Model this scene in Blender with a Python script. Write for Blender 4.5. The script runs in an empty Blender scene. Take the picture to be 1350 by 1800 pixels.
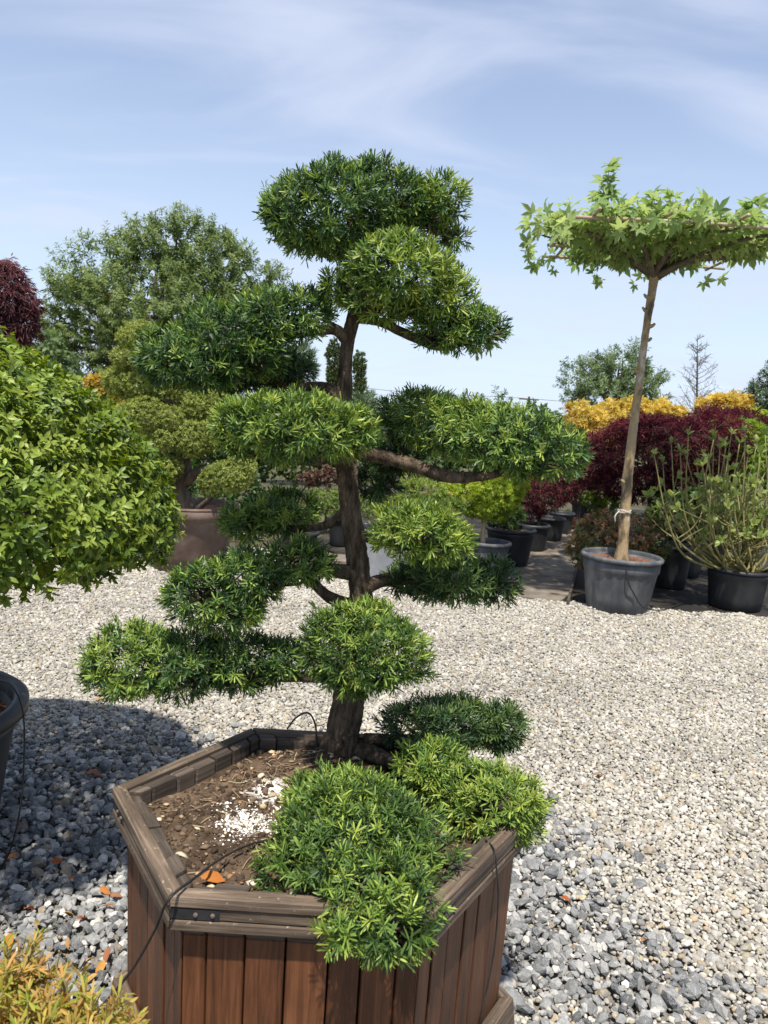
import bpy, bmesh, math, random
import numpy as np
from mathutils import Vector, Matrix, noise as mnoise

# ------------------------------------------------------------------ camera, sky, sun, exposure
scene = bpy.context.scene
COL = scene.collection
R = math.radians
CAM_H, PITCH, ROLL, FPX = 1.5, R(7.3), R(3.6), 1352.0      # the phone was held slightly turned
cam_d = bpy.data.cameras.new('camera')
cam = bpy.data.objects.new('camera', cam_d); COL.objects.link(cam)
cam.matrix_world = Matrix.Translation((0, 0, CAM_H)) @ Matrix.Rotation(R(90) - PITCH, 4, 'X') @ Matrix.Rotation(ROLL, 4, 'Z')
cam_d.sensor_fit = 'VERTICAL'; cam_d.sensor_height = 36.0; cam_d.lens = 36.0 * FPX / 1800.0
cam_d.clip_start = 0.05; cam_d.clip_end = 4000
cam_d.dof.use_dof = True; cam_d.dof.focus_distance = 2.4; cam_d.dof.aperture_fstop = 9.0
scene.camera = cam

SUN_AZ = np.array([-0.06, -1.0]); SUN_AZ = SUN_AZ / np.linalg.norm(SUN_AZ)
SUN_EL = R(67)
SUN_DIR = Vector((SUN_AZ[0] * math.cos(SUN_EL), SUN_AZ[1] * math.cos(SUN_EL), math.sin(SUN_EL)))

world = bpy.data.worlds.new('World'); scene.world = world; world.use_nodes = True
wt = world.node_tree; wt.nodes.clear()
def wn(t, **kw):
    n = wt.nodes.new(t)
    for k, v in kw.items(): setattr(n, k, v)
    return n
w_out = wn('ShaderNodeOutputWorld'); w_bg = wn('ShaderNodeBackground')
w_sky = wn('ShaderNodeTexSky', sky_type='NISHITA', sun_disc=False, sun_elevation=SUN_EL,
           sun_rotation=math.atan2(SUN_AZ[0], SUN_AZ[1]), altitude=200, air_density=1.0, dust_density=0.6, ozone_density=3.0)
w_tc = wn('ShaderNodeTexCoord'); w_sep = wn('ShaderNodeSeparateXYZ')
w_add = wn('ShaderNodeMath', operation='ADD'); w_add.inputs[1].default_value = 0.22
w_max = wn('ShaderNodeMath', operation='MAXIMUM'); w_max.inputs[1].default_value = 0.1
w_dx = wn('ShaderNodeMath', operation='DIVIDE'); w_dy = wn('ShaderNodeMath', operation='DIVIDE')
w_cmb = wn('ShaderNodeCombineXYZ')
w_map = wn('ShaderNodeMapping'); w_map.inputs['Rotation'].default_value = (0, 0, R(24)); w_map.inputs['Scale'].default_value = (0.75, 1.7, 1)
w_noi = wn('ShaderNodeTexNoise'); w_noi.inputs['Scale'].default_value = 1.5; w_noi.inputs['Detail'].default_value = 7
w_noi.inputs['Roughness'].default_value = 0.5; w_noi.inputs['Distortion'].default_value = 0.7
w_rmp = wn('ShaderNodeMapRange', interpolation_type='SMOOTHSTEP')
w_rmp.inputs['From Min'].default_value = 0.42; w_rmp.inputs['From Max'].default_value = 0.74
w_rmp.inputs['To Min'].default_value = 0.32; w_rmp.inputs['To Max'].default_value = 0.82
w_mix = wn('ShaderNodeMix', data_type='RGBA')
w_mix.inputs['B'].default_value = (4.25, 4.65, 5.7, 1)
L = wt.links.new
L(w_tc.outputs['Generated'], w_sep.inputs[0]); L(w_sep.outputs['Z'], w_add.inputs[0]); L(w_add.outputs[0], w_max.inputs[0])
L(w_sep.outputs['X'], w_dx.inputs[0]); L(w_max.outputs[0], w_dx.inputs[1]); L(w_sep.outputs['Y'], w_dy.inputs[0]); L(w_max.outputs[0], w_dy.inputs[1])
L(w_dx.outputs[0], w_cmb.inputs[0]); L(w_dy.outputs[0], w_cmb.inputs[1]); L(w_cmb.outputs[0], w_map.inputs[0])
w_hz = wn('ShaderNodeMapRange', interpolation_type='SMOOTHSTEP'); w_hz.inputs['From Min'].default_value = -0.02; w_hz.inputs['From Max'].default_value = 0.42
w_hz.inputs['To Min'].default_value = 0.85; w_hz.inputs['To Max'].default_value = 0.0        # pale air towards the horizon, all round
w_mh = wn('ShaderNodeMix', data_type='RGBA'); w_mh.inputs['B'].default_value = (4.4, 5.35, 6.5, 1)
L(w_sep.outputs['Z'], w_hz.inputs['Value']); L(w_hz.outputs[0], w_mh.inputs['Factor']); L(w_sky.outputs[0], w_mh.inputs['A'])
L(w_map.outputs[0], w_noi.inputs['Vector']); L(w_noi.outputs['Fac'], w_rmp.inputs['Value']); L(w_rmp.outputs[0], w_mix.inputs['Factor'])
L(w_mh.outputs['Result'], w_mix.inputs['A']); L(w_mix.outputs['Result'], w_bg.inputs['Color']); L(w_bg.outputs[0], w_out.inputs[0])
w_bg.inputs['Strength'].default_value = 0.098

sun_d = bpy.data.lights.new('sun', 'SUN'); sun_d.energy = 4.1; sun_d.angle = R(1.2); sun_d.color = (1.0, 0.94, 0.84)
sun = bpy.data.objects.new('sun', sun_d); COL.objects.link(sun)
sun.rotation_euler = (-SUN_DIR).to_track_quat('-Z', 'Y').to_euler()
vs = scene.view_settings; vs.view_transform = 'Standard'; vs.look = 'None'; vs.gamma = 1; vs.exposure = 0.85

# ------------------------------------------------------------------ helpers
RNG = np.random.default_rng(7)
cp, sp = math.cos(PITCH), math.sin(PITCH)
def ray(px, py):
    dx, dy = px - 675, py - 900; cr, sr = math.cos(ROLL), math.sin(ROLL)
    u = (dx * cr + dy * sr) / FPX; v = (-dx * sr + dy * cr) / FPX
    return np.array([u, cp - v * sp, -(v * cp + sp)])
def at(px, py, Y):
    d = ray(px, py); return np.array([0, 0, CAM_H]) + d * (Y / d[1])
def on(px, py, h=0.0):
    d = ray(px, py); return np.array([0, 0, CAM_H]) + d * ((h - CAM_H) / d[2])
def mpp(px, py, Y):                                   # metres per photo pixel at that place
    return Y / ray(px, py)[1] / FPX
V3 = lambda p: Vector((float(p[0]), float(p[1]), float(p[2])))

class NT:
    def __init__(s, name):
        s.m = bpy.data.materials.new(name); s.m.use_nodes = True; s.t = s.m.node_tree; s.t.nodes.clear()
        s.out = s.t.nodes.new('ShaderNodeOutputMaterial')
    def n(s, typ, ins=None, **kw):
        nd = s.t.nodes.new(typ)
        for k, v in kw.items(): setattr(nd, k, v)
        for k, v in (ins or {}).items():
            if isinstance(v, bpy.types.NodeSocket): s.t.links.new(v, nd.inputs[k])
            else: nd.inputs[k].default_value = v
        return nd
    def ramp(s, fac, stops):
        nd = s.t.nodes.new('ShaderNodeValToRGB'); e = nd.color_ramp.elements
        while len(e) < len(stops): e.new(0.5)
        for i, (p, c) in enumerate(stops): e[i].position = p; e[i].color = (*c, 1)
        s.t.links.new(fac, nd.inputs[0]); return nd.outputs[0]
    def mix(s, f, a, b, blend='MIX'):
        nd = s.t.nodes.new('ShaderNodeMix'); nd.data_type = 'RGBA'; nd.blend_type = blend
        for k, v in (('Factor', f), ('A', a), ('B', b)):
            if isinstance(v, bpy.types.NodeSocket): s.t.links.new(v, nd.inputs[k])
            else: nd.inputs[k].default_value = v if k == 'Factor' else (*v, 1)
        return nd.outputs['Result']
    def surf(s, sh): s.t.links.new(sh, s.out.inputs[0]); return s.m

def leaf_mat(name, rough=0.45, trans=0.28, spec=0.4, per_object=None):
    t = NT(name)
    if per_object is None:
        c = t.n('ShaderNodeAttribute', attribute_name='col').outputs['Color']
    else:
        r = t.n('ShaderNodeObjectInfo').outputs['Random']
        c = t.ramp(r, [(i / (len(per_object) - 1), q) for i, q in enumerate(per_object)])
    p = t.n('ShaderNodeBsdfPrincipled', {'Base Color': c, 'Roughness': rough, 'Specular IOR Level': spec})
    hs = t.n('ShaderNodeHueSaturation', {'Hue': 0.485, 'Saturation': 1.15, 'Value': 1.5, 'Color': c})
    tr = t.n('ShaderNodeBsdfTranslucent', {'Color': hs.outputs[0]})
    mx = t.n('ShaderNodeMixShader', {0: trans, 1: p.outputs[0], 2: tr.outputs[0]})
    return t.surf(mx.outputs[0])

def noise_mat(name, stops, scale=8, detail=6, rough=0.8, bump=0.3, bscale=None, stretch=(1, 1, 1), dist=0.005, spec=0.3, coord='Object', rrange=None):
    t = NT(name)
    tc = t.n('ShaderNodeTexCoord')
    mp = t.n('ShaderNodeMapping', {'Vector': tc.outputs[coord], 'Scale': stretch})
    oi = t.n('ShaderNodeObjectInfo')
    off = t.n('ShaderNodeVectorMath', {0: mp.outputs[0]}, operation='ADD')
    mul = t.n('ShaderNodeMath', {0: oi.outputs['Random'], 1: 37.0}, operation='MULTIPLY')
    t.t.links.new(mul.outputs[0], off.inputs[1])
    n1 = t.n('ShaderNodeTexNoise', {'Vector': off.outputs[0], 'Scale': scale, 'Detail': detail, 'Roughness': 0.62})
    c = t.ramp(n1.outputs['Fac'], stops)
    n2 = t.n('ShaderNodeTexNoise', {'Vector': off.outputs[0], 'Scale': bscale or scale * 3, 'Detail': 5, 'Roughness': 0.65})
    bp = t.n('ShaderNodeBump', {'Height': n2.outputs['Fac'], 'Strength': bump, 'Distance': dist})
    p = t.n('ShaderNodeBsdfPrincipled', {'Base Color': c, 'Roughness': rough, 'Specular IOR Level': spec, 'Normal': bp.outputs[0]})
    if rrange:
        mr = t.n('ShaderNodeMapRange', {'Value': n1.outputs['Fac'], 'From Min': 0.3, 'From Max': 0.7, 'To Min': rrange[0], 'To Max': rrange[1]})
        t.t.links.new(mr.outputs[0], p.inputs['Roughness'])
    return t.surf(p.outputs[0])

def wood_mat(name, dark, mid, light, grain=1.0, rough=0.65, streak=None):
    t = NT(name)
    tc = t.n('ShaderNodeTexCoord'); oi = t.n('ShaderNodeObjectInfo')
    mul = t.n('ShaderNodeMath', {0: oi.outputs['Random'], 1: 91.0}, operation='MULTIPLY')
    off = t.n('ShaderNodeVectorMath', {0: tc.outputs['Object']}, operation='ADD'); t.t.links.new(mul.outputs[0], off.inputs[1])
    mp = t.n('ShaderNodeMapping', {'Vector': off.outputs[0], 'Scale': (2.2, 60, 60)})
    n1 = t.n('ShaderNodeTexNoise', {'Vector': mp.outputs[0], 'Scale': 1.2 * grain, 'Detail': 8, 'Roughness': 0.7, 'Distortion': 0.6})
    mp2 = t.n('ShaderNodeMapping', {'Vector': off.outputs[0], 'Scale': (3, 7, 7)})
    n2 = t.n('ShaderNodeTexNoise', {'Vector': mp2.outputs[0], 'Scale': 1.6, 'Detail': 5, 'Roughness': 0.6})
    c = t.ramp(n1.outputs['Fac'], [(0.28, dark), (0.5, mid), (0.75, light)])
    hv = t.n('ShaderNodeMapRange', {'Value': oi.outputs['Random'], 'To Min': 0.7, 'To Max': 1.25})
    mb = t.n('ShaderNodeMapRange', {'Value': n2.outputs['Fac'], 'From Min': 0.3, 'From Max': 0.7, 'To Min': 0.62, 'To Max': 1.3})
    vv = t.n('ShaderNodeMath', {0: hv.outputs[0], 1: mb.outputs[0]}, operation='MULTIPLY')
    c = t.n('ShaderNodeHueSaturation', {'Value': vv.outputs[0], 'Color': c}).outputs[0]
    if streak:
        n3 = t.n('ShaderNodeTexNoise', {'Vector': off.outputs[0], 'Scale': 95, 'Detail': 3})
        f = t.n('ShaderNodeMapRange', {'Value': n3.outputs['Fac'], 'From Min': 0.66, 'From Max': 0.74, 'To Min': 0, 'To Max': 0.55}).outputs[0]
        c = t.mix(f, c, streak)
    bp = t.n('ShaderNodeBump', {'Height': n1.outputs['Fac'], 'Strength': 0.55, 'Distance': 0.003})
    p = t.n('ShaderNodeBsdfPrincipled', {'Base Color': c, 'Roughness': rough, 'Specular IOR Level': 0.35, 'Normal': bp.outputs[0]})
    return t.surf(p.outputs[0])

def thing(name, label, cat, loc, group=None):
    o = bpy.data.objects.new(name, None); COL.objects.link(o); o.location = V3(loc)
    o.empty_display_size = 0.1; o['label'] = label; o['category'] = cat
    if group: o['group'] = group
    return o
def tag(o, label, cat, group=None):
    o['label'] = label; o['category'] = cat
    if group: o['group'] = group
    return o
ROOTLOC = {}
def rootloc(o):
    while o.parent: o = o.parent
    return np.array(o.location)
def link(name, me, mat=None, parent=None, kind=None):
    """mesh in world coordinates relative to its root"""
    o = bpy.data.objects.new(name, me); COL.objects.link(o)
    if mat: 
        me.materials.clear(); me.materials.append(mat)
    if parent: o.parent = parent
    if kind: o['kind'] = kind
    return o
def mesh_np(name, verts, faces, col=None, smooth=False, base=None):
    verts = np.asarray(verts, dtype=np.float32).copy()
    if base is not None: verts -= np.asarray(base, dtype=np.float32)
    me = bpy.data.meshes.new(name)
    if isinstance(faces, np.ndarray):
        nf, k = faces.shape
        me.vertices.add(len(verts)); me.vertices.foreach_set('co', verts.ravel())
        me.loops.add(nf * k); me.loops.foreach_set('vertex_index', faces.astype(np.int32).ravel())
        me.polygons.add(nf); me.polygons.foreach_set('loop_start', np.arange(0, nf * k, k, dtype=np.int32))
    else:
        me.from_pydata([tuple(v) for v in verts], [], faces)
    me.update(calc_edges=True)
    if smooth: me.polygons.foreach_set('use_smooth', np.ones(len(me.polygons), dtype=bool))
    if col is not None:
        a = me.color_attributes.new('col', 'FLOAT_COLOR', 'POINT')
        c4 = np.ones((len(verts), 4), dtype=np.float32); c4[:, :3] = col
        a.data.foreach_set('color', c4.ravel())
    return me
def part(name, verts, faces, mat, parent, col=None, smooth=False, kind=None):
    return link(name, mesh_np(name, verts, faces, col, smooth, rootloc(parent)), mat, parent, kind)

def unit(a): return a / np.maximum(np.linalg.norm(a, axis=-1, keepdims=True), 1e-9)

def tube_geo(pts, rad, seg=10, rough=0.0, rscale=12.0, sub=None, cap=True, flute=0.0):
    pts = np.asarray(pts, float); rad = np.asarray(rad, float)
    if sub:                                            # Catmull-Rom resample
        P = np.vstack([2 * pts[0] - pts[1], pts, 2 * pts[-1] - pts[-2]]); out = []; ro = []
        for i in range(len(pts) - 1):
            for k in range(sub):
                t = k / sub; p0, p1, p2, p3 = P[i], P[i + 1], P[i + 2], P[i + 3]
                out.append(0.5 * (2 * p1 + (p2 - p0) * t + (2 * p0 - 5 * p1 + 4 * p2 - p3) * t * t + (3 * p1 - p0 - 3 * p2 + p3) * t ** 3))
                ro.append(rad[i] * (1 - t) + rad[i + 1] * t)
        out.append(pts[-1]); ro.append(rad[-1]); pts = np.array(out); rad = np.array(ro)
    n = len(pts); tan = unit(np.gradient(pts, axis=0))
    u = np.cross(tan[0], [0.3, 1, 0.2]); u /= np.linalg.norm(u); vs_ = []
    ang = np.linspace(0, 2 * math.pi, seg, endpoint=False)
    length = 0
    for i in range(n):
        if i: length += np.linalg.norm(pts[i] - pts[i - 1])
        u = u - tan[i] * np.dot(u, tan[i]); u /= np.linalg.norm(u); w = np.cross(tan[i], u)
        for a in ang:
            d = math.cos(a) * u + math.sin(a) * w; r = rad[i]
            if rough:
                nz = mnoise.fractal(Vector((math.cos(a) * 3.2, math.sin(a) * 3.2, length * rscale)) + V3(pts[0]) * 7, 0.35, 2.1, 6)
                r *= 1 + rough * nz + flute * (math.sin(5 * a + length * 4) + .7 * math.sin(11 * a - length * 9) + .5 * math.sin(17 * a + length * 6))
            vs_.append(pts[i] + d * r)
    f = []
    for i in range(n - 1):
        for j in range(seg):
            k = (j + 1) % seg
            f.append((i * seg + j, i * seg + k, (i + 1) * seg + k, (i + 1) * seg + j))
    if cap:
        f.append(tuple(range(seg - 1, -1, -1))); f.append(tuple((n - 1) * seg + j for j in range(seg)))
    return vs_, f
class Geo:
    def __init__(s): s.v = []; s.f = []
    def add(s, vf):
        o = len(s.v); s.v += list(vf[0]); s.f += [tuple(i + o for i in q) for q in vf[1]]; return s
def tube(name, pts, rad, mat, parent, seg=10, smooth=True, **kw):
    v, f = tube_geo(pts, rad, seg, **kw); return part(name, v, f, mat, parent, smooth=smooth)

def lathe_geo(c, prof, seg=48, ribs=0, ribd=0.0, tilt=None, sx=1.0, sy=1.0):
    v = []; f = []
    for (r, z, *k) in prof:
        for j in range(seg):
            a = 2 * math.pi * j / seg; rr = r
            if ribs and k and k[0]: rr += ribd * (0.5 + 0.5 * math.cos(a * ribs)) ** 6
            v.append(np.array([math.cos(a) * rr * sx, math.sin(a) * rr * sy, z]))
    n = len(prof)
    for i in range(n - 1):
        for j in range(seg):
            k = (j + 1) % seg; f.append((i * seg + j, i * seg + k, (i + 1) * seg + k, (i + 1) * seg + j))
    f.append(tuple(range(seg - 1, -1, -1)))
    f.append(tuple((n - 1) * seg + j for j in range(seg)))
    v = np.array(v)
    if tilt is not None: v = v @ np.array(tilt.to_matrix()).T
    return v + np.asarray(c), f

def hexa(name, top, bot, mat, parent, bevel=0.003, along=None):
    """a board from 4 top and 4 bottom corners (world), local X along `along`"""
    c = (sum(top) + sum(bot)) / 8.0
    x = unit(np.asarray(along, float)); z = np.array([0, 0, 1.0])
    if abs(x[2]) > 0.9: z = unit(np.cross(x, top[1] - top[0]))
    y = unit(np.cross(z, x)); z = np.cross(x, y)
    M = np.stack([x, y, z], axis=1)
    bm = bmesh.new(); vv = [bm.verts.new(V3((p - c) @ M)) for p in list(top) + list(bot)]
    for q in ((0, 1, 2, 3), (7, 6, 5, 4), (0, 4, 5, 1), (1, 5, 6, 2), (2, 6, 7, 3), (3, 7, 4, 0)): bm.faces.new([vv[i] for i in q])
    bmesh.ops.recalc_face_normals(bm, faces=bm.faces)
    if bevel: bmesh.ops.bevel(bm, geom=list(bm.edges), offset=bevel, segments=1, affect='EDGES', profile=0.6)
    me = bpy.data.meshes.new(name); bm.to_mesh(me); bm.free()
    o = link(name, me, mat, parent)
    m4 = Matrix([list(M[i]) + [0] for i in range(3)] + [[0, 0, 0, 1]])
    loc = c - rootloc(parent)
    o.matrix_basis = Matrix.Translation(V3(loc)) @ m4
    return o

# ---- leaf templates: (along, across, up) per unit length, triangles
def tmpl_needle(w):
    v = np.array([[0, 0, 0], [.25, .42 * w, .02], [.25, -.42 * w, .02], [.8, .5 * w, -.01], [.8, -.5 * w, -.01], [1, 0, -.05]]); f = np.array([[0, 2, 1], [1, 2, 4], [1, 4, 3], [3, 4, 5]]); return v, f
def tmpl_diamond(w):
    return np.array([[0, 0, 0], [.5, .5 * w, .04], [1, 0, -.06], [.5, -.5 * w, .04]]), np.array([[0, 3, 2], [0, 2, 1]])
def tmpl_oval(w, curl=0.22, fold=0.12, obov=0.0):
    xs = [0.0, .3, .68, 1.0]; ws = [0.06, .9 - obov, .92 + obov * .4, 0.0]
    v = []; 
    for x, q in zip(xs, ws):
        z = -curl * x * x
        v += [[x, .5 * w * q, z + fold * w * q], [x, 0, z], [x, -.5 * w * q, z + fold * w * q]]
    f = []
    for i in range(3):
        a = i * 3; b = a + 3
        if i == 2: f += [[a, a + 1, b + 1], [a + 1, a + 2, b + 1]]
        else: f += [[a, a + 1, b + 1], [a, b + 1, b], [a + 1, a + 2, b + 2], [a + 1, b + 2, b + 1]]
    return np.array(v), np.array(f)
def tmpl_palm(lobes, width, depth, petiole=0.25):
    """lobed maple-like leaf: centre fan"""
    v = [[petiole, 0, 0]]; n = len(lobes)
    out = []
    for i, (a, l) in enumerate(lobes):
        a = R(a)
        if i: 
            am = (a + R(lobes[i - 1][0])) / 2; out.append([petiole + depth * math.cos(am), depth * math.sin(am), .02])
        for s in (-1, 0, 1):
            rr = l if s == 0 else l * .62; aa = a + s * width
            out.append([petiole + rr * math.cos(aa), rr * math.sin(aa), -.10 * rr if s == 0 else .03])
    base = [[0, -.012, 0], [0, .012, 0]]
    v = v + out + base; m = len(out)
    f = [[0, i, i + 1] for i in range(1, m)]; f += [[0, m + 1, m + 2]]
    return np.array(v), np.array(f)
PLANE = tmpl_palm([(-105, .36), (-52, .62), (0, .78), (52, .62), (105, .36)], R(17), .27, .18)
MAPLE = tmpl_palm([(-75, .5), (-38, .72), (0, .85), (38, .72), (75, .5)], R(9), .16, .12)
NEEDLE = tmpl_needle(.13); YEW = tmpl_needle(.15); OVAL = tmpl_oval(.44, .34, .15); OBOV = tmpl_oval(.42, .1, .1, .12); SMALL = tmpl_diamond(.55); LONG = tmpl_diamond(.28); LACE = tmpl_diamond(.13)

def lumps(p, rng, k, n=6):
    s = np.zeros(len(p))
    for _ in range(n): s += np.sin(p @ (rng.normal(size=3) * k) + rng.uniform(0, 6.28))
    return s / n
def shell(lobes, spacing, rng, lump=0.10, lk=14.0, depth=0.0, under=0.55, inset=1.0):
    """points and outward normals on the union of ellipsoids (centre, radii)"""
    P = []; N = []
    for i, (c, r) in enumerate(lobes):
        c = np.asarray(c); r = np.asarray(r)
        a, b, d = r; area = 4 * math.pi * (((a * b) ** 1.6 + (a * d) ** 1.6 + (b * d) ** 1.6) / 3) ** (1 / 1.6)
        n = max(6, int(area / spacing ** 2)); u = unit(rng.normal(size=(n * 3, 3)))
        w = np.sqrt((b * d * u[:, 0]) ** 2 + (a * d * u[:, 1]) ** 2 + (a * b * u[:, 2]) ** 2); w /= w.sum()
        u = u[rng.choice(len(u), n, p=w)]
        k = inset * (1 - depth * rng.random(n)); nrm = unit(u / r)
        p = c + u * r * k[:, None]; p += nrm * (lumps(p, rng, lk) * lump * min(r))[:, None]
        keep = np.ones(n, bool)
        for j, (c2, r2) in enumerate(lobes):
            if j != i: keep &= (((p - np.asarray(c2)) / (np.asarray(r2) * inset)) ** 2).sum(1) > 0.72
        keep &= ~((nrm[:, 2] < -0.45) & (rng.random(n) > under))
        P.append(p[keep]); N.append(nrm[keep])
    return np.vstack(P), np.vstack(N)

def leaves(P, A, k, L, tmpl, pal, rng, theta=(25, 85), stem=0.0, droop=0.0, wiggle=0.25, pvar=0.25, patch=3.0, young=0.0, raw=False, up_face=0.0):
    """k leaves round every shoot (position P, axis A). returns verts, faces, colours"""
    n = len(P); A = unit(A + rng.normal(size=A.shape) * wiggle)
    U = unit(np.cross(A, rng.normal(size=A.shape))); W = np.cross(A, U)
    th = np.radians(rng.uniform(theta[0], theta[1], (n, k))); ph = rng.uniform(0, 6.283, (n, 1)) + (np.arange(k) * 2.39996)[None, :] + rng.normal(size=(n, k)) * .25
    t = np.sort(rng.random((n, k)), axis=1); th = th * (1.15 - .5 * t)
    d = np.cos(th)[..., None] * A[:, None] + np.sin(th)[..., None] * (np.cos(ph)[..., None] * U[:, None] + np.sin(ph)[..., None] * W[:, None])
    d[..., 2] -= droop; d = unit(d)
    w = np.cross(A[:, None] + 0 * d, d) + rng.normal(size=d.shape) * .15
    if up_face: w = np.cross(np.array([0, 0, 1.0]), d) * up_face + w * (1 - up_face)
    w = unit(w - d * (w * d).sum(-1, keepdims=True)); nn = np.cross(d, w)
    ln = rng.uniform(L[0], L[1], (n, k)) * (1 - .3 * t)
    p0 = P[:, None] + A[:, None] * (t * stem)[..., None]
    # colour: patches through space, shoot by shoot, leaf by leaf
    pal = np.asarray(pal); m = len(pal) - 1
    f = .5 + .55 * lumps(P, rng, patch, 5) + rng.normal(size=n) * pvar
    f = np.clip(f[:, None] + young * (t - .5) + rng.normal(size=(n, k)) * .10, 0, .999) * m
    i0 = f.astype(int); fr = (f - i0)[..., None]; c = pal[i0] * (1 - fr) + pal[np.minimum(i0 + 1, m)] * fr
    c = c * rng.uniform(.8, 1.2, (n, k, 1))
    d = d.reshape(-1, 3); w = w.reshape(-1, 3); nn = nn.reshape(-1, 3); ln = ln.reshape(-1); p0 = p0.reshape(-1, 3); c = c.reshape(-1, 3)
    if raw: return d, w, nn, ln, p0, c
    return inst(d, w, nn, ln, p0, c, tmpl)
def inst(d, w, nn, ln, p0, c, tmpl):
    tv, tf = tmpl; q = len(tv); N = len(p0)
    v = p0[:, None] + ln[:, None, None] * (tv[None, :, 0:1] * d[:, None] + tv[None, :, 1:2] * w[:, None] + tv[None, :, 2:3] * nn[:, None])
    f = tf[None] + (np.arange(N) * q)[:, None, None]
    return v.reshape(-1, 3), f.reshape(-1, 3), np.repeat(c, q, axis=0)
def merge(gs):
    V = []; F = []; C = []; o = 0
    for v, f, c in gs: V.append(v); F.append(f + o); C.append(c); o += len(v)
    return np.vstack(V), np.vstack(F), np.vstack(C)

def single_leaves(d, w, nn, ln, p0, me, parent, name='leaf'):
    rl = Vector(V3(rootloc(parent)))
    for i in range(len(p0)):
        o = bpy.data.objects.new(name, me); COL.objects.link(o); o.parent = parent
        s = float(ln[i]); a, b, e = d[i] * s, w[i] * s, nn[i] * s
        q = p0[i] - np.array(rl)
        o.matrix_basis = Matrix(((a[0], b[0], e[0], q[0]), (a[1], b[1], e[1], q[1]), (a[2], b[2], e[2], q[2]), (0, 0, 0, 1)))

def px_lobe(x, y, rx, ry, Y, rd=None):
    m = mpp(x, y, Y); return (at(x, y, Y), np.array([rx * m, (rd if rd is not None else rx * .85) * m, ry * m]))

# ------------------------------------------------------------------ materials
M_wood = wood_mat('dark_stained_wood', (.030, .011, .005), (.098, .037, .015), (.18, .074, .031), 1.0, .5)
M_rim = wood_mat('weathered_rim_wood', (.028, .020, .014), (.115, .082, .057), (.25, .20, .148), 1.3, .8, (.42, .36, .28))
M_wold = wood_mat('old_dark_wood', (.024, .018, .013), (.068, .052, .04), (.15, .12, .095), 1.2, .8)
M_iron = noise_mat('black_bracket_metal', [(.3, (.012, .012, .014)), (.62, (.03, .03, .032)), (.8, (.07, .045, .03))], 25, 4, .45, .1)
M_bolt = noise_mat('galvanised_bolt', [(.3, (.06, .05, .042)), (.7, (.15, .125, .10))], 60, 3, .6, .1)
M_bark = noise_mat('bonsai_bark', [(.30, (.02, .014, .009)), (.45, (.09, .063, .04)), (.58, (.18, .13, .088)), (.74, (.31, .245, .18))], 48, 10, .92, 1.0, 75, (1, 1, .3), .03)
M_bark2 = noise_mat('grey_bark', [(.3, (.05, .04, .03)), (.7, (.17, .14, .10))], 20, 6, .9, .6, 40, (1, 1, .3), .006)
M_planebark = noise_mat('mottled_plane_bark', [(.36, (.09, .075, .048)), (.43, (.22, .16, .09)), (.52, (.36, .26, .14)), (.60, (.28, .22, .14)), (.68, (.44, .38, .29))], 10, 4, .8, .8, 30, (1, 1, .5), .01)
M_twig = noise_mat('green_brown_stem', [(.3, (.11, .105, .04)), (.7, (.28, .25, .10))], 20, 4, .8, .4, 60)
M_bamboo = noise_mat('bamboo_cane', [(.3, (.25, .19, .11)), (.7, (.45, .37, .25))], 15, 4, .6, .2)
M_hose = noise_mat('black_drip_hose', [(.3, (.010, .009, .009)), (.7, (.028, .025, .024))], 30, 3, .5, .1)
M_blackpot = noise_mat('black_plastic_pot', [(.3, (.011, .012, .014)), (.6, (.024, .026, .029)), (.8, (.06, .06, .058))], 9, 6, .5, .12, 30, (1, 1, .4), .002, .4)
M_greypot = noise_mat('dusty_grey_plastic_pot', [(.28, (.035, .037, .042)), (.5, (.075, .078, .085)), (.72, (.17, .17, .17))], 7, 7, .62, .12, 30, (1, 1, .3), .002, .35)
M_brownpot = noise_mat('brown_clay_pot', [(.3, (.085, .055, .043)), (.55, (.13, .09, .07)), (.8, (.2, .15, .125))], 6, 6, .75, .25, 25, (1, 1, 1), .004)
M_terra = noise_mat('terracotta', [(.3, (.26, .085, .04)), (.7, (.42, .16, .08))], 8, 5, .8, .2)
M_greybox = noise_mat('grey_fibre_planter', [(.3, (.17, .18, .195)), (.7, (.27, .28, .30))], 9, 6, .6, .12)
M_bark_mulch = noise_mat('bark_mulch', [(.3, (.05, .02, .012)), (.5, (.15, .065, .035)), (.72, (.32, .17, .10))], 55, 5, .9, .9, 90, (1, 1, 1), .01)
M_tag = noise_mat('white_plastic_tag', [(.3, (.7, .7, .7)), (.7, (.82, .82, .82))], 10, 3, .5, .05)
M_string = noise_mat('pale_string', [(.3, (.4, .37, .31)), (.7, (.6, .56, .48))], 90, 3, .9, .3)
M_leaf = leaf_mat('yew_pine_needle', .46, .22, .3)
M_shrub = leaf_mat('glossy_shrub_leaf', .45, .28, .35)
M_soft = leaf_mat('soft_leaf', .55, .38, .25)
M_plane = leaf_mat('plane_leaf', .5, .5, .3)
M_plane1 = leaf_mat('plane_leaf_single', .5, .5, .3, [(.17, .26, .085), (.23, .33, .115), (.29, .38, .145), (.36, .44, .18)])
M_shrub1 = leaf_mat('glossy_shrub_leaf_single', .45, .28, .35, [(.052, .095, .012), (.090, .145, .018), (.13, .195, .024), (.19, .255, .04)])
M_rhodo1 = leaf_mat('rhododendron_leaf', .45, .3, .4, [(.18, .23, .06), (.24, .30, .085), (.31, .37, .12)])
M_dry1 = leaf_mat('dry_leaf', .7, .15, .2, [(.35, .09, .02), (.45, .22, .05), (.50, .36, .12), (.26, .10, .05)])

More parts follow.
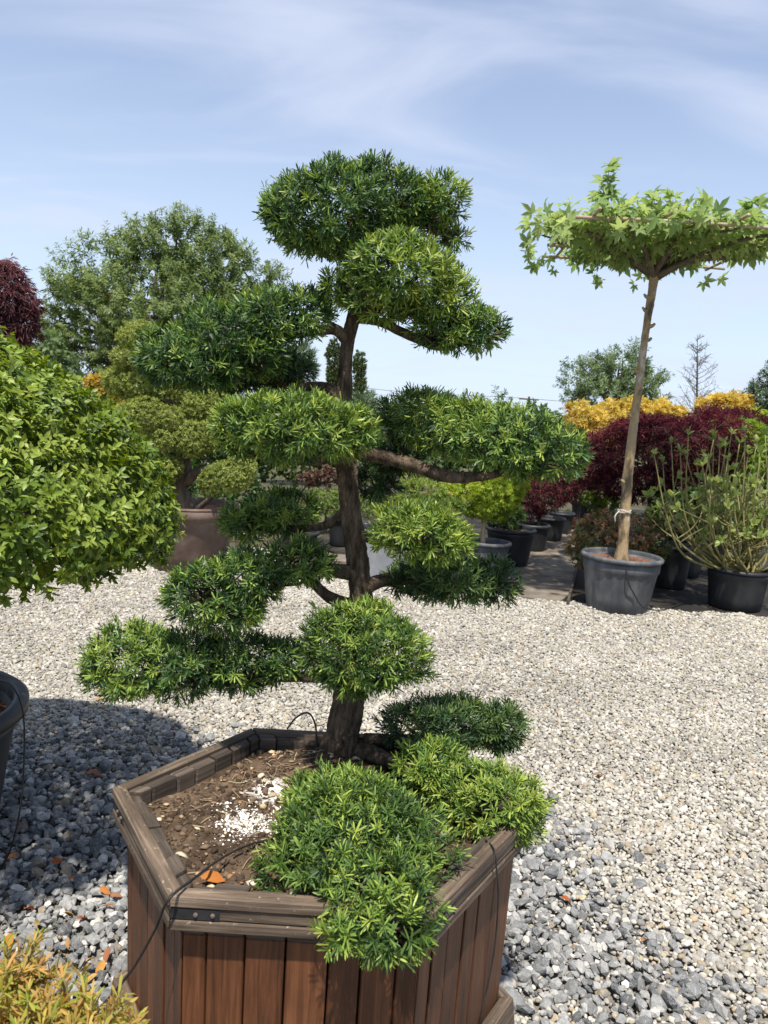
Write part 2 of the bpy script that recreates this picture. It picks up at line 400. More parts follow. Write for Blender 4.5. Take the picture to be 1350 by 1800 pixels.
# ------------------------------------------------------------------ ground, gravel, weed mat, path
def sheet(name, poly, z, mat, kind='structure'):
    me = bpy.data.meshes.new(name); me.from_pydata([(p[0], p[1], z) for p in poly], [], [tuple(range(len(poly)))]); me.update()
    o = link(name, me, mat); o['kind'] = kind; return o
M_ground = noise_mat('earth_and_moss', [(.3, (.035, .03, .02)), (.5, (.075, .068, .035)), (.7, (.11, .12, .045))], 1.6, 9, .95, .8, 18, (1, 1, 1), .03)
M_gbase = noise_mat('gravel_bed', [(.3, (.17, .155, .135)), (.5, (.26, .24, .21)), (.7, (.34, .315, .28))], 70, 4, .95, .9, 85, (1, 1, 1), .02)
M_fabric = noise_mat('black_weed_mat', [(.3, (.010, .010, .010)), (.5, (.022, .020, .018)), (.68, (.07, .058, .044))], 3.2, 9, .8, .5, 40, (1, 1, 1), .006, .2, rrange=(.65, .95))
M_slab = noise_mat('worn_concrete_slab', [(.3, (.075, .06, .044)), (.5, (.15, .126, .098)), (.7, (.23, .20, .162))], 4.5, 9, .85, .35, 60, (1, 1, 1), .004)
sheet('ground', [(2500 * math.cos(a), 2500 * math.sin(a)) for a in np.linspace(0, 2 * math.pi, 64, endpoint=False)], -0.03, M_ground)
gl = on(-200, 1003)[:2]; gm = on(470, 1003)[:2]; gm2 = on(700, 1018)[:2]; pa = on(890, 1046)[:2]; pb = on(985, 1058)[:2]; fb = on(1350, 1083)[:2]
sheet('gravel_yard', [(-12, -6), (12, -6), (12, 5.4), (fb[0] * 1.3, fb[1] - .1), fb, pb, pa, gm2, gm, gl, (-12, 8.2)], -0.018, M_gbase)
# weed mat with a wavy front edge
fr = []
for i in range(40):
    t = i / 39; x = pb[0] + (6.5 - pb[0]) * t; y = pb[1] + (fb[1] - pb[1]) * (x - pb[0]) / (fb[0] - pb[0]) + .03 * math.sin(x * 5) + .02 * math.sin(x * 13)
    fr.append((x, y - .05))
pe = on(1012, 985)[:2]
M = [(p[0], p[1]) for p in fr] + [(9, 13), (pe[0] + (pe[0] - pb[0]) * 3, pe[1] + (pe[1] - pb[1]) * 3), (pe[0], pe[1])]
sheet('weed_mat', M, -0.006, M_fabric)
# darker mat left of the path, under the pot rows
p1 = on(905, 1003)[:2]; p0 = on(880, 1046)[:2]
sheet('pot_standing_bed', [(gm2[0] - .1, gm2[1] + .25), (p0[0] - .05, p0[1] + .25), (p1[0], p1[1]), (p1[0] + 2.2, p1[1] + 5), (-.2, 13.5), (-.8, 8.6)], -0.008, M_fabric)

# path: separate concrete slabs receding between the rows of pots
path_root = bpy.data.objects.new('path', None); COL.objects.link(path_root); path_root['kind'] = 'structure'
path_root.location = (float(pa[0]), float(pa[1]), 0)
pdir = unit((on(1000, 975)[:2] + on(945, 975)[:2]) / 2 - (pa + pb) / 2); pn = np.array([pdir[1], -pdir[0]])
o0 = (pa + pb) / 2; half = .30; rr = random.Random(4)
s = -.06
for i in range(9):
    ln = rr.choice([.5, .62, .56]); z = .012 + rr.uniform(-.006, .006); jj = rr.uniform(-.015, .015)
    q = [o0 + pdir * (s + a * ln) + pn * (b * half + jj) for a, b in ((0, -1), (0, 1), (1, 1), (1, -1))]
    if i == 0: q = [pa + pdir * 0, pb + pdir * 0, q[2], q[3]]
    top = [np.array([p[0], p[1], z]) for p in q]; bot = [np.array([p[0], p[1], -.028]) for p in q]
    hexa('paving_slab', top, bot, M_slab, path_root, .005, np.array([pdir[0], pdir[1], 0])); s += ln + .012
# edging board along the right side of the path
ed = thing('edging_board', 'thin rotten wooden edging board between the slab path and black mat', 'edging', (*(pb + pn * .04), 0))
for i in range(3):
    a = pb + pn * .055 + pdir * (i * 1.05 - .08); b = a + pdir * 1.03; w = pn * .024
    hexa('board', [np.array([*p, .045 - .008 * i]) for p in (a, a + w, b + w, b)], [np.array([*p, -.02]) for p in (a, a + w, b + w, b)], M_wold, ed, .004, np.array([*pdir, 0]))

# loose stones: points carrying size, turn and colour, instanced stones (geometry nodes)
def stone_nodes(name, mat, sub, flat, rough, nvar=7):
    ng = bpy.data.node_groups.new(name, 'GeometryNodeTree')
    ng.interface.new_socket('Geometry', in_out='INPUT', socket_type='NodeSocketGeometry'); ng.interface.new_socket('Geometry', in_out='OUTPUT', socket_type='NodeSocketGeometry')
    N = ng.nodes; gi = N.new('NodeGroupInput'); go = N.new('NodeGroupOutput'); lk = ng.links.new
    g2i = N.new('GeometryNodeGeometryToInstance')
    for i in range(nvar):
        ico = N.new('GeometryNodeMeshIcoSphere'); ico.inputs['Radius'].default_value = .5; ico.inputs['Subdivisions'].default_value = sub
        pos = N.new('GeometryNodeInputPosition'); ad = N.new('ShaderNodeVectorMath'); ad.operation = 'ADD'; ad.inputs[1].default_value = (i * 7.3, i * 3.1, i * 1.7)
        noi = N.new('ShaderNodeTexNoise'); noi.inputs['Scale'].default_value = 1.5 if flat else .9; noi.inputs['Detail'].default_value = 2 if flat else 0
        sb = N.new('ShaderNodeVectorMath'); sb.operation = 'SUBTRACT'; sb.inputs[1].default_value = (.5, .5, .5)
        sc = N.new('ShaderNodeVectorMath'); sc.operation = 'SCALE'; sc.inputs['Scale'].default_value = rough
        st = N.new('GeometryNodeSetPosition'); ss = N.new('GeometryNodeSetShadeSmooth'); ss.inputs['Shade Smooth'].default_value = not flat
        sm = N.new('GeometryNodeSetMaterial'); sm.inputs['Material'].default_value = mat
        lk(pos.outputs[0], ad.inputs[0]); lk(ad.outputs[0], noi.inputs['Vector']); lk(noi.outputs['Color'], sb.inputs[0]); lk(sb.outputs[0], sc.inputs[0])
        lk(ico.outputs[0], st.inputs['Geometry']); lk(sc.outputs[0], st.inputs['Offset']); lk(st.outputs[0], ss.inputs[0]); lk(ss.outputs[0], sm.inputs[0]); lk(sm.outputs[0], g2i.inputs[0])
    iop = N.new('GeometryNodeInstanceOnPoints'); iop.inputs['Pick Instance'].default_value = True
    def attr(nm, dt):
        a = N.new('GeometryNodeInputNamedAttribute'); a.data_type = dt; a.inputs['Name'].default_value = nm; return a.outputs['Attribute']
    e2r = N.new('FunctionNodeEulerToRotation'); lk(attr('rot', 'FLOAT_VECTOR'), e2r.inputs[0])
    lk(gi.outputs[0], iop.inputs['Points']); lk(g2i.outputs[0], iop.inputs['Instance']); lk(attr('idx', 'INT'), iop.inputs['Instance Index'])
    lk(e2r.outputs[0], iop.inputs['Rotation']); lk(attr('scl', 'FLOAT_VECTOR'), iop.inputs['Scale']); lk(iop.outputs[0], go.inputs[0])
    return ng
def stone_mat(name, veins):
    t = NT(name); a = t.n('ShaderNodeAttribute', attribute_name='tint', attribute_type='INSTANCER')
    tc = t.n('ShaderNodeTexCoord'); oi = t.n('ShaderNodeObjectInfo')
    mu = t.n('ShaderNodeMath', {0: oi.outputs['Random'], 1: 50.}, operation='MULTIPLY')
    ad = t.n('ShaderNodeVectorMath', {0: tc.outputs['Object']}, operation='ADD'); t.t.links.new(mu.outputs[0], ad.inputs[1])
    n = t.n('ShaderNodeTexNoise', {'Vector': ad.outputs[0], 'Scale': 3.2, 'Detail': 6, 'Roughness': .7})
    v = t.n('ShaderNodeMapRange', {'Value': n.outputs['Fac'], 'From Min': .3, 'From Max': .7, 'To Min': .68, 'To Max': 1.3})
    c = t.n('ShaderNodeHueSaturation', {'Value': v.outputs[0], 'Color': a.outputs['Color']}).outputs[0]
    if veins:
        n3 = t.n('ShaderNodeTexNoise', {'Vector': ad.outputs[0], 'Scale': 1.7, 'Detail': 3, 'Distortion': 1.5})
        f = t.n('ShaderNodeMath', {0: n3.outputs['Fac'], 1: .5}, operation='SUBTRACT'); f = t.n('ShaderNodeMath', {0: f.outputs[0]}, operation='ABSOLUTE')
        f = t.n('ShaderNodeMapRange', {'Value': f.outputs[0], 'From Min': 0, 'From Max': .02, 'To Min': .45, 'To Max': 0}).outputs[0]
        c = t.mix(f, c, (.5, .5, .5))
    b = t.n('ShaderNodeBump', {'Height': n.outputs['Fac'], 'Strength': .35, 'Distance': .004})
    return t.surf(t.n('ShaderNodeBsdfPrincipled', {'Base Color': c, 'Roughness': .82, 'Specular IOR Level': .25, 'Normal': b.outputs[0]}).outputs[0])
def slate_field(x, y):
    q = np.where(x < -.6, (x + .6) / 2.6, (x + .6) / 1.38)
    n = .16 * np.sin(x * 5.1 + 1.3 * np.sin(y * 3.3)) + .12 * np.sin(y * 7.7 + x * 3.1) + .08 * np.sin(x * 15 + y * 11)
    return q ** 2 + ((y - 1.95) / 1.25) ** 2 + n                 # < 1 inside
def scatter(x0, x1, y0, y1, sp_fn, fn):
    out = []; y = y0
    while y < y1:
        s = sp_fn(y); w = .62 * y + .35; a = max(x0, -w); b = min(x1, w); n = int((b - a) / s)
        if n > 0: out.append(np.stack([a + (np.arange(n) + RNG.random(n)) * s, y + (RNG.random(n) - .5) * 1.2 * s, np.full(n, s)], 1))
        y += s
    p = np.vstack(out); return p[fn(p)]
def stones(name, p, z, size, aspect, pal, wts, ng, tiltmax, label):
    n = len(p); me = bpy.data.meshes.new(name); me.vertices.add(n)
    sz = size(p, n); scl = np.stack([sz, sz * RNG.uniform(.65, .95, n), sz * RNG.uniform(*aspect, n)], 1)
    co = np.stack([p[:, 0], p[:, 1], z + RNG.uniform(-.35, .45, n) * scl[:, 2]], 1); me.vertices.foreach_set('co', co.astype(np.float32).ravel())
    rot = np.stack([RNG.normal(size=n) * tiltmax, RNG.normal(size=n) * tiltmax, RNG.uniform(0, 6.28, n)], 1)
    for nm, arr in (('scl', scl), ('rot', rot)):
        me.attributes.new(nm, 'FLOAT_VECTOR', 'POINT').data.foreach_set('vector', arr.astype(np.float32).ravel())
    me.attributes.new('idx', 'INT', 'POINT').data.foreach_set('value', RNG.integers(0, 7, n).astype(np.int32))
    pal = np.array(pal); c = pal[RNG.choice(len(pal), n, p=np.array(wts) / sum(wts))] * RNG.uniform(.8, 1.2, (n, 1)) * np.array([.785, .77, .74])
    c = c * (1 + .16 * lumps(np.stack([p[:, 0] * .6, p[:, 1] * 1.5, 0 * p[:, 0]], 1), np.random.default_rng(3), 1.6, 5) + .10 * lumps(np.stack([p[:, 0], p[:, 1], 0 * p[:, 0]], 1), np.random.default_rng(4), 6, 5))[:, None]
    c4 = np.ones((n, 4), np.float32); c4[:, :3] = np.clip(c, 0, .85)
    me.attributes.new('tint', 'FLOAT_COLOR', 'POINT').data.foreach_set('color', c4.ravel())
    o = link(name, me); o['kind'] = 'stuff'; o['label'] = label; o['category'] = 'gravel'
    o.modifiers.new('stones', 'NODES').node_group = ng
    return o
M_slate = stone_mat('grey_slate_chip', True); M_pebble = stone_mat('pale_pebble', False)
def yard(p):
    x, y = p[:, 0], p[:, 1]
    lim = np.where(x < gm[0], 8.0, np.interp(x, [gm[0], gm2[0], pa[0], pb[0], fb[0], fb[0] * 1.5], [gm[1], gm2[1], pa[1], pb[1], fb[1] + .0, fb[1] - .15]))
    return y < lim + .04 * np.sin(x * 9) + .03 * np.sin(x * 23)
near = lambda y: .0205
sl = scatter(-2.6, 1.6, .7, 3.6, near, lambda p: slate_field(p[:, 0], p[:, 1]) < 1 + RNG.normal(size=len(p)) * .26)
stones('slate_gravel', sl, .004, lambda p, n: np.clip(RNG.lognormal(math.log(.029), .36, n), .012, .06), (.34, .7),
       [(.13, .137, .147), (.20, .207, .215), (.28, .287, .292), (.38, .38, .378), (.56, .55, .53), (.26, .22, .17)], [18, 30, 28, 16, 7, 3], stone_nodes('slate_chips', M_slate, 1, True, .62), .45, 'angular grey slate chippings around the wooden planter')
pb_sp = lambda y: .0114 + .0006 * max(0, y - 2.4)
pl = scatter(-6, 6, .8, 8.1, pb_sp, lambda p: (slate_field(p[:, 0], p[:, 1]) > .85 + RNG.normal(size=len(p)) * .30) & yard(p))
stones('pebble_gravel', pl, -.004, lambda p, n: p[:, 2] * np.clip(RNG.lognormal(math.log(1.34), .32, n), .7, 3.0), (.5, .8),
       [(.34, .32, .285), (.42, .40, .36), (.50, .48, .435), (.58, .56, .515), (.28, .27, .255), (.44, .36, .26), (.38, .35, .25)], [18, 28, 26, 10, 9, 5, 5], stone_nodes('round_pebbles', M_pebble, 2, False, .45), .35, 'pale rounded pebble gravel covering the open yard')

# ------------------------------------------------------------------ hexagonal wooden planter
H_RIM = .588; DZ = H_RIM - .505; DS = CAM_H - H_RIM
HEX = [np.array(q) * DS for q in ((-.389, 1.452), (.155, 1.451), (.442, 1.895), (.185, 2.318), (-.371, 2.304), (-.657, 1.877))]   # counter-clockwise from the near left corner
def offset(poly, d):
    n = len(poly); out = []
    for i in range(n):
        a, b, c = poly[i - 1], poly[i], poly[(i + 1) % n]
        e1 = unit(b - a); e2 = unit(c - b); n1 = np.array([-e1[1], e1[0]]); n2 = np.array([-e2[1], e2[0]])
        k = (n1 + n2) / (1 + np.dot(n1, n2)); out.append(b + k * d)
    return out
ctr = sum(HEX) / 6
planter = thing('hexagonal_planter', 'large hexagonal brown wooden planter holding the cloud-pruned tree', 'planter', (*ctr, 0))
P3 = lambda p, z: np.array([p[0], p[1], z])
rp = random.Random(11)
hin = offset(HEX, .029)
for i in range(6):
    j = (i + 1) % 6; d = np.array([*unit(HEX[j] - HEX[i]), 0])
    for (zt, zb, off0, mt) in ((.505, .481, 0, M_rim), (.4795, .456, .004, M_rim), (.4545, .433, .001, M_rim)):
        zt += DZ; zb += DZ; zt += rp.uniform(-.0015, .0015)
        o_ = offset(HEX, off0); sh = rp.uniform(.0008, .002)
        q = [o_[i] + d[:2] * sh, o_[j] - d[:2] * sh, hin[j] - d[:2] * sh, hin[i] + d[:2] * sh]
        hexa('rim_board', [P3(p, zt) for p in q], [P3(p, zb) for p in q], mt, planter, .0025, d)
    # vertical planks inside the rim, tops showing
    ho, hi = offset(HEX, .031), offset(HEX, .057); bo, bi = offset(HEX, .040), offset(HEX, .066)
    w = [rp.uniform(.8, 1.2) for _ in range(7)]; w[0] *= .7; w[-1] *= .7; tot = sum(w); s = 0
    for k in range(7):
        a, b = s / tot, (s + w[k]) / tot; s += w[k]
        g = .0024; Lh = np.linalg.norm(HEX[j] - HEX[i]); a += g / Lh; b -= g / Lh
        zt = .488 + rp.uniform(-.003, .003); jut = rp.uniform(-.0025, .0025); nn_ = np.array([-d[1], d[0]]) * jut
        lo = lambda A_, t: A_[i] + (A_[j] - A_[i]) * t + nn_
        hm = offset(HEX, .0305); hn = offset(HEX, .058); zl = .496 + DZ + rp.uniform(-.007, .005)   # weathered lining block behind the rim
        hexa('lining_block', [P3(lo(q_, e_), zl) for q_, e_ in ((hm, a), (hm, b), (hn, b), (hn, a))], [P3(lo(q_, e_), .405 + DZ) for q_, e_ in ((hm, a), (hm, b), (hn, b), (hn, a))], M_wold, planter, .003, d)
        zt = .4045 + DZ; ho2 = [ho[q_] + (bo[q_] - ho[q_]) * .18 for q_ in range(6)]; hi2 = [hi[q_] + (bi[q_] - hi[q_]) * .18 for q_ in range(6)]
        top = [P3(lo(ho2, a), zt), P3(lo(ho2, b), zt), P3(lo(hi2, b), zt), P3(lo(hi2, a), zt)]
        bot = [P3(lo(bo, a), .03), P3(lo(bo, b), .03), P3(lo(bi, b), .03), P3(lo(bi, a), .03)]
        hexa('plank', top, bot, M_wood, planter, .0022, np.array([0, 0, 1.0]))
    # plinth boards round the foot
    po, pi_ = offset(HEX, -.004), offset(HEX, .038)
    q = [po[i], po[j], pi_[j], pi_[i]]; q2 = [p + unit(ctr - p) * .014 for p in q[:2]] + q[2:]
    hexa('plinth_board', [P3(p, .098 + rp.uniform(-.003, .003)) for p in q2], [P3(p, -.01) for p in q], M_rim, planter, .004, d)
    # iron corner bracket wrapping each corner, two bolts on each leg
    o_ = offset(HEX, .005); oo = offset(HEX, .0022)
    dprev = np.array([*unit(HEX[i] - HEX[i - 1]), 0])
    for (dr, org, nrm) in ((d, HEX[i], np.array([d[1], -d[0], 0])),):
        a = P3(o_[i], 0) + dr * -.002; b = a + dr * .095
        q = [a + nrm * .0025, b + nrm * .0025, b - nrm * .002, a - nrm * .002]
        br = hexa('corner_bracket', [p + np.array([0, 0, .4785 + DZ]) for p in q], [p + np.array([0, 0, .457 + DZ]) for p in q], M_iron, planter, .0006, dr)
        for t in (.05, .082):
            c0 = a + dr * t + np.array([0, 0, .468 + DZ]) + nrm * .001
            v, f = tube_geo([c0, c0 + nrm * .004, c0 + nrm * .006], [.0048, .0045, .0025], 10)
            bo_ = part('bolt', v, f, M_bolt, planter, smooth=False); bo_.parent = br; bo_.matrix_parent_inverse = br.matrix_basis.inverted()
# soil
t = NT('planter_soil'); tc = t.n('ShaderNodeTexCoord')
n1 = t.n('ShaderNodeTexNoise', {'Vector': tc.outputs['Object'], 'Scale': 9, 'Detail': 10, 'Roughness': .72})
c = t.ramp(n1.outputs['Fac'], [(.28, (.025, .016, .011)), (.48, (.08, .054, .035)), (.62, (.145, .102, .068)), (.8, (.23, .175, .122))])
wp = on(435, 1450, .535) - np.array([*ctr, 0]); wp2 = on(475, 1392, .535) - np.array([*ctr, 0])
def blob(c0, r):
    sb = t.n('ShaderNodeVectorMath', {0: tc.outputs['Object'], 1: tuple(float(q) for q in c0)}, operation='SUBTRACT'); l_ = t.n('ShaderNodeVectorMath', {0: sb.outputs[0]}, operation='LENGTH')
    return t.n('ShaderNodeMapRange', {'Value': l_.outputs['Value'], 'From Min': r * .2, 'From Max': r, 'To Min': .56, 'To Max': 0}).outputs[0]
bl = t.n('ShaderNodeMath', {0: blob(wp, .10), 1: blob(wp2, .11)}, operation='MAXIMUM').outputs[0]
n2 = t.n('ShaderNodeTexNoise', {'Vector': tc.outputs['Object'], 'Scale': 38, 'Detail': 6, 'Roughness': .75})
sm = t.n('ShaderNodeMath', {0: bl, 1: n2.outputs['Fac']}, operation='ADD')
msk = t.n('ShaderNodeMapRange', {'Value': sm.outputs[0], 'From Min': .84, 'From Max': 1.06}).outputs[0]
c = t.mix(msk, c, (.78, .75, .70))
bp = t.n('ShaderNodeBump', {'Height': n2.outputs['Fac'], 'Strength': .9, 'Distance': .008})
M_soil = t.surf(t.n('ShaderNodeBsdfPrincipled', {'Base Color': c, 'Roughness': .95, 'Specular IOR Level': .15, 'Normal': bp.outputs[0]}).outputs[0])
def soil_z(x, y): return H_RIM - .052 + .014 * mnoise.fractal(Vector((x * 7, y * 7, 1.5)), 1, 2, 5) + .05 * math.exp(-((x + .10) ** 2 + (y - 2.02) ** 2) / .025) * .7
si = offset(HEX, .055); gv = []; gf = []; NR = 46; NA = 96
for r_ in range(NR + 1):
    for a_ in range(NA):
        tt = a_ / NA * 6; i = int(tt); e = si[i] + (si[(i + 1) % 6] - si[i]) * (tt - i); p = ctr + (e - ctr) * (r_ / NR + 1e-4)
        gv.append((p[0], p[1], soil_z(p[0], p[1])))
for r_ in range(NR):
    for a_ in range(NA):
        b_ = (a_ + 1) % NA; gf.append((r_ * NA + a_, (r_ + 1) * NA + a_, (r_ + 1) * NA + b_, r_ * NA + b_))
soil = part('soil', gv, gf, M_soil, planter, smooth=True)
# clods, chips and grit on the soil
def ico_np():
    bm = bmesh.new(); bmesh.ops.create_icosphere(bm, subdivisions=1, radius=1); v = np.array([list(q.co) for q in bm.verts]); f = np.array([[q.index for q in fc.verts] for fc in bm.faces]); bm.free(); return v, f
ICO = ico_np()
def in_hex(p, poly):
    ok = np.ones(len(p), bool)
    for i in range(6):
        a, b = poly[i], poly[(i + 1) % 6]; ok &= ((b[0] - a[0]) * (p[:, 1] - a[1]) - (b[1] - a[1]) * (p[:, 0] - a[0])) > 0
    return ok
def bits(name, n, size, pal, parent, zoff, flat=1.0, focus=None, mat=M_soft):
    p = ctr + (RNG.random((n * 3, 2)) - .5) * 1.4
    if focus is not None: p = np.vstack([f_[None, :2] + ctr + RNG.normal(size=(n, 2)) * s_ for f_, s_ in focus])
    p = p[in_hex(p, offset(HEX, .068))][:n]; n = len(p)
    z = np.array([soil_z(*q) for q in p]); s = np.clip(RNG.lognormal(math.log(size), .5, (n, 1)), 0, size * 2.4) * RNG.uniform(.5, 1.3, (n, 3)) * np.array([1, 1, flat])
    v = ICO[0][None] * (1 + RNG.normal(size=(n, 12, 1)) * .36) * s[:, None]; a = RNG.uniform(0, 6.28, n)
    x = v[..., 0] * np.cos(a)[:, None] - v[..., 1] * np.sin(a)[:, None]; y = v[..., 0] * np.sin(a)[:, None] + v[..., 1] * np.cos(a)[:, None]
    v = np.stack([x, y, v[..., 2]], -1) + np.stack([p[:, 0], p[:, 1], z + zoff], 1)[:, None]
    f = ICO[1][None] + (np.arange(n) * 12)[:, None, None]; c = np.array(pal)[RNG.integers(0, len(pal), n)] * RNG.uniform(.7, 1.3, (n, 1))
    return part(name, v.reshape(-1, 3), f.reshape(-1, 3), mat, parent, col=np.repeat(c, 12, 0), kind='stuff')
t = NT('crumb'); M_crumb = t.surf(t.n('ShaderNodeBsdfPrincipled', {'Base Color': t.n('ShaderNodeAttribute', attribute_name='col').outputs['Color'], 'Roughness': .9, 'Specular IOR Level': .2}).outputs[0])
bits('soil_clods', 5200, .0040, [(.06, .04, .026), (.10, .068, .045), (.15, .105, .07), (.045, .03, .02)], planter, .001, .8, mat=M_crumb)
bits('wood_chips', 420, .005, [(.35, .25, .15), (.45, .36, .23), (.28, .16, .09), (.5, .44, .33)], planter, .004, .35, mat=M_crumb)
# straw, roots and needle litter
rs = np.random.default_rng(8); g = Geo(); CS = []
while len(CS) < 210:
    q = ctr + (rs.random(2) - .5) * 1.1
    if not in_hex(q[None], offset(HEX, .08))[0]: continue
    a = rs.uniform(0, 6.28); l_ = rs.uniform(.008, .028); dd = np.array([math.cos(a), math.sin(a)]) * l_; bend = np.array([-dd[1], dd[0]]) * rs.normal() * .10
    pts_ = [np.array([*(q + dd * t_ + bend * (1 - t_ * t_)), 0]) for t_ in (-1, 0, 1)]
    for p_ in pts_: p_[2] = soil_z(p_[0], p_[1]) + rs.uniform(.003, .008)
    r_ = rs.uniform(.0006, .0013); v_, f_ = tube_geo(pts_, [r_] * 3, 4, cap=False); g.add((v_, f_)); CS.append(len(v_))
cl = np.array([(.30, .22, .13), (.2, .14, .08), (.38, .31, .2), (.11, .07, .045)])[rs.integers(0, 4, len(CS))]
part('straw_litter', g.v, g.f, M_crumb, planter, col=np.repeat(cl, CS, axis=0), kind='stuff')
bits('white_grit', 700, .0020, [(.8, .78, .74), (.7, .67, .62)], planter, .003, .7, [(wp, .04), (wp2, .05), ((wp + wp2) / 2, .11)], mat=M_crumb)

# ------------------------------------------------------------------ the cloud-pruned tree in the planter
YT = 2.32
YS = .878
troot = on(590, 1345, .53)
bon = thing('cloud_pruned_tree', 'tall cloud-pruned evergreen tree with layered needle pads growing in the wooden planter', 'tree', troot)
TR = .86
tp = [(583, 1358, 2.30, 50), (588, 1338, 2.30, 40), (600, 1295, 2.31, 33), (613, 1240, 2.32, 31), (632, 1150, 2.33, 27), (634, 1060, 2.33, 23), (626, 980, 2.33, 21), (616, 900, 2.33, 20),
      (608, 820, 2.33, 20), (604, 740, 2.33, 17), (606, 660, 2.33, 14), (612, 600, 2.33, 13), (624, 550, 2.33, 14), (640, 490, 2.34, 12), (630, 430, 2.35, 9), (612, 380, 2.36, 7)]
g = Geo(); g.add(tube_geo([at(x, y, Y * YS) for x, y, Y, r in tp], [r * TR * mpp(x, y, Y * YS) for x, y, Y, r in tp], 56, .15, 8, sub=18, flute=.03))
trunk = part('trunk', g.v, g.f, M_bark, bon, smooth=True)
tube('root_flare', [at(630, 1318, 2.02), at(655, 1325, 1.99), at(685, 1338, 1.95), at(715, 1356, 1.88)], [.028, .022, .018, .014], M_bark, trunk, 14, rough=.2, rscale=6, sub=5)
def branch(pts, rads, name='branch'):
    pts = [(a, b, c_ * YS) for a, b, c_ in pts]
    return tube(name, [at(*p) for p in pts], [r * mpp(*p) for r, p in zip(rads, pts)], M_bark, bon, 12, rough=.16, rscale=6, sub=5)
branch([(626, 560, 2.33), (665, 565, 2.32), (720, 590, 2.31), (775, 610, 2.30), (830, 600, 2.30)], [9, 8, 8, 7, 4])
branch([(612, 600, 2.33), (590, 580, 2.32), (560, 582, 2.31), (500, 590, 2.29), (430, 600, 2.27), (350, 630, 2.24)], [11, 10, 8, 7, 6, 3])
branch([(604, 700, 2.33), (575, 683, 2.36), (520, 677, 2.40), (460, 672, 2.42)], [11, 10, 8, 5])
branch([(606, 790, 2.33), (560, 810, 2.25), (490, 805, 2.2), (420, 800, 2.18)], [10, 8, 6, 4])
branch([(612, 790, 2.33), (660, 800, 2.32), (720, 815, 2.30), (790, 838, 2.27), (860, 835, 2.24), (940, 815, 2.2)], [13, 13, 12, 11, 8, 4])
branch([(615, 890, 2.33), (580, 920, 2.40), (520, 930, 2.45), (450, 930, 2.47)], [10, 8, 6, 4])
branch([(628, 1010, 2.33), (600, 1005, 2.30), (560, 1000, 2.27), (500, 1010, 2.24), (420, 1040, 2.2), (360, 1060, 2.2)], [14, 13, 10, 8, 6, 3])
branch([(620, 1065, 2.33), (580, 1050, 2.30), (550, 1025, 2.29), (520, 1005, 2.28)], [12, 11, 8, 5])
branch([(618, 930, 2.33), (660, 950, 2.30), (710, 955, 2.24), (760, 950, 2.2)], [10, 9, 7, 4])
branch([(634, 1040, 2.33), (665, 1022, 2.34), (710, 1020, 2.36), (770, 1040, 2.37), (840, 1035, 2.36)], [13, 12, 9, 7, 4])
branch([(622, 1200, 2.32), (570, 1190, 2.30), (500, 1190, 2.28), (400, 1190, 2.26), (280, 1185, 2.25)], [13, 11, 9, 7, 4])
branch([(640, 1300, 2.30), (700, 1300, 2.32), (770, 1295, 2.35), (850, 1290, 2.38)], [11, 9, 7, 4])
branch([(650, 1320, 2.28), (720, 1360, 2.13), (790, 1400, 2.0), (860, 1420, 1.95)], [11, 9, 7, 4])
branch([(600, 1345, 2.25), (600, 1400, 2.1), (620, 1460, 1.9), (660, 1540, 1.68)], [18, 13, 10, 6])
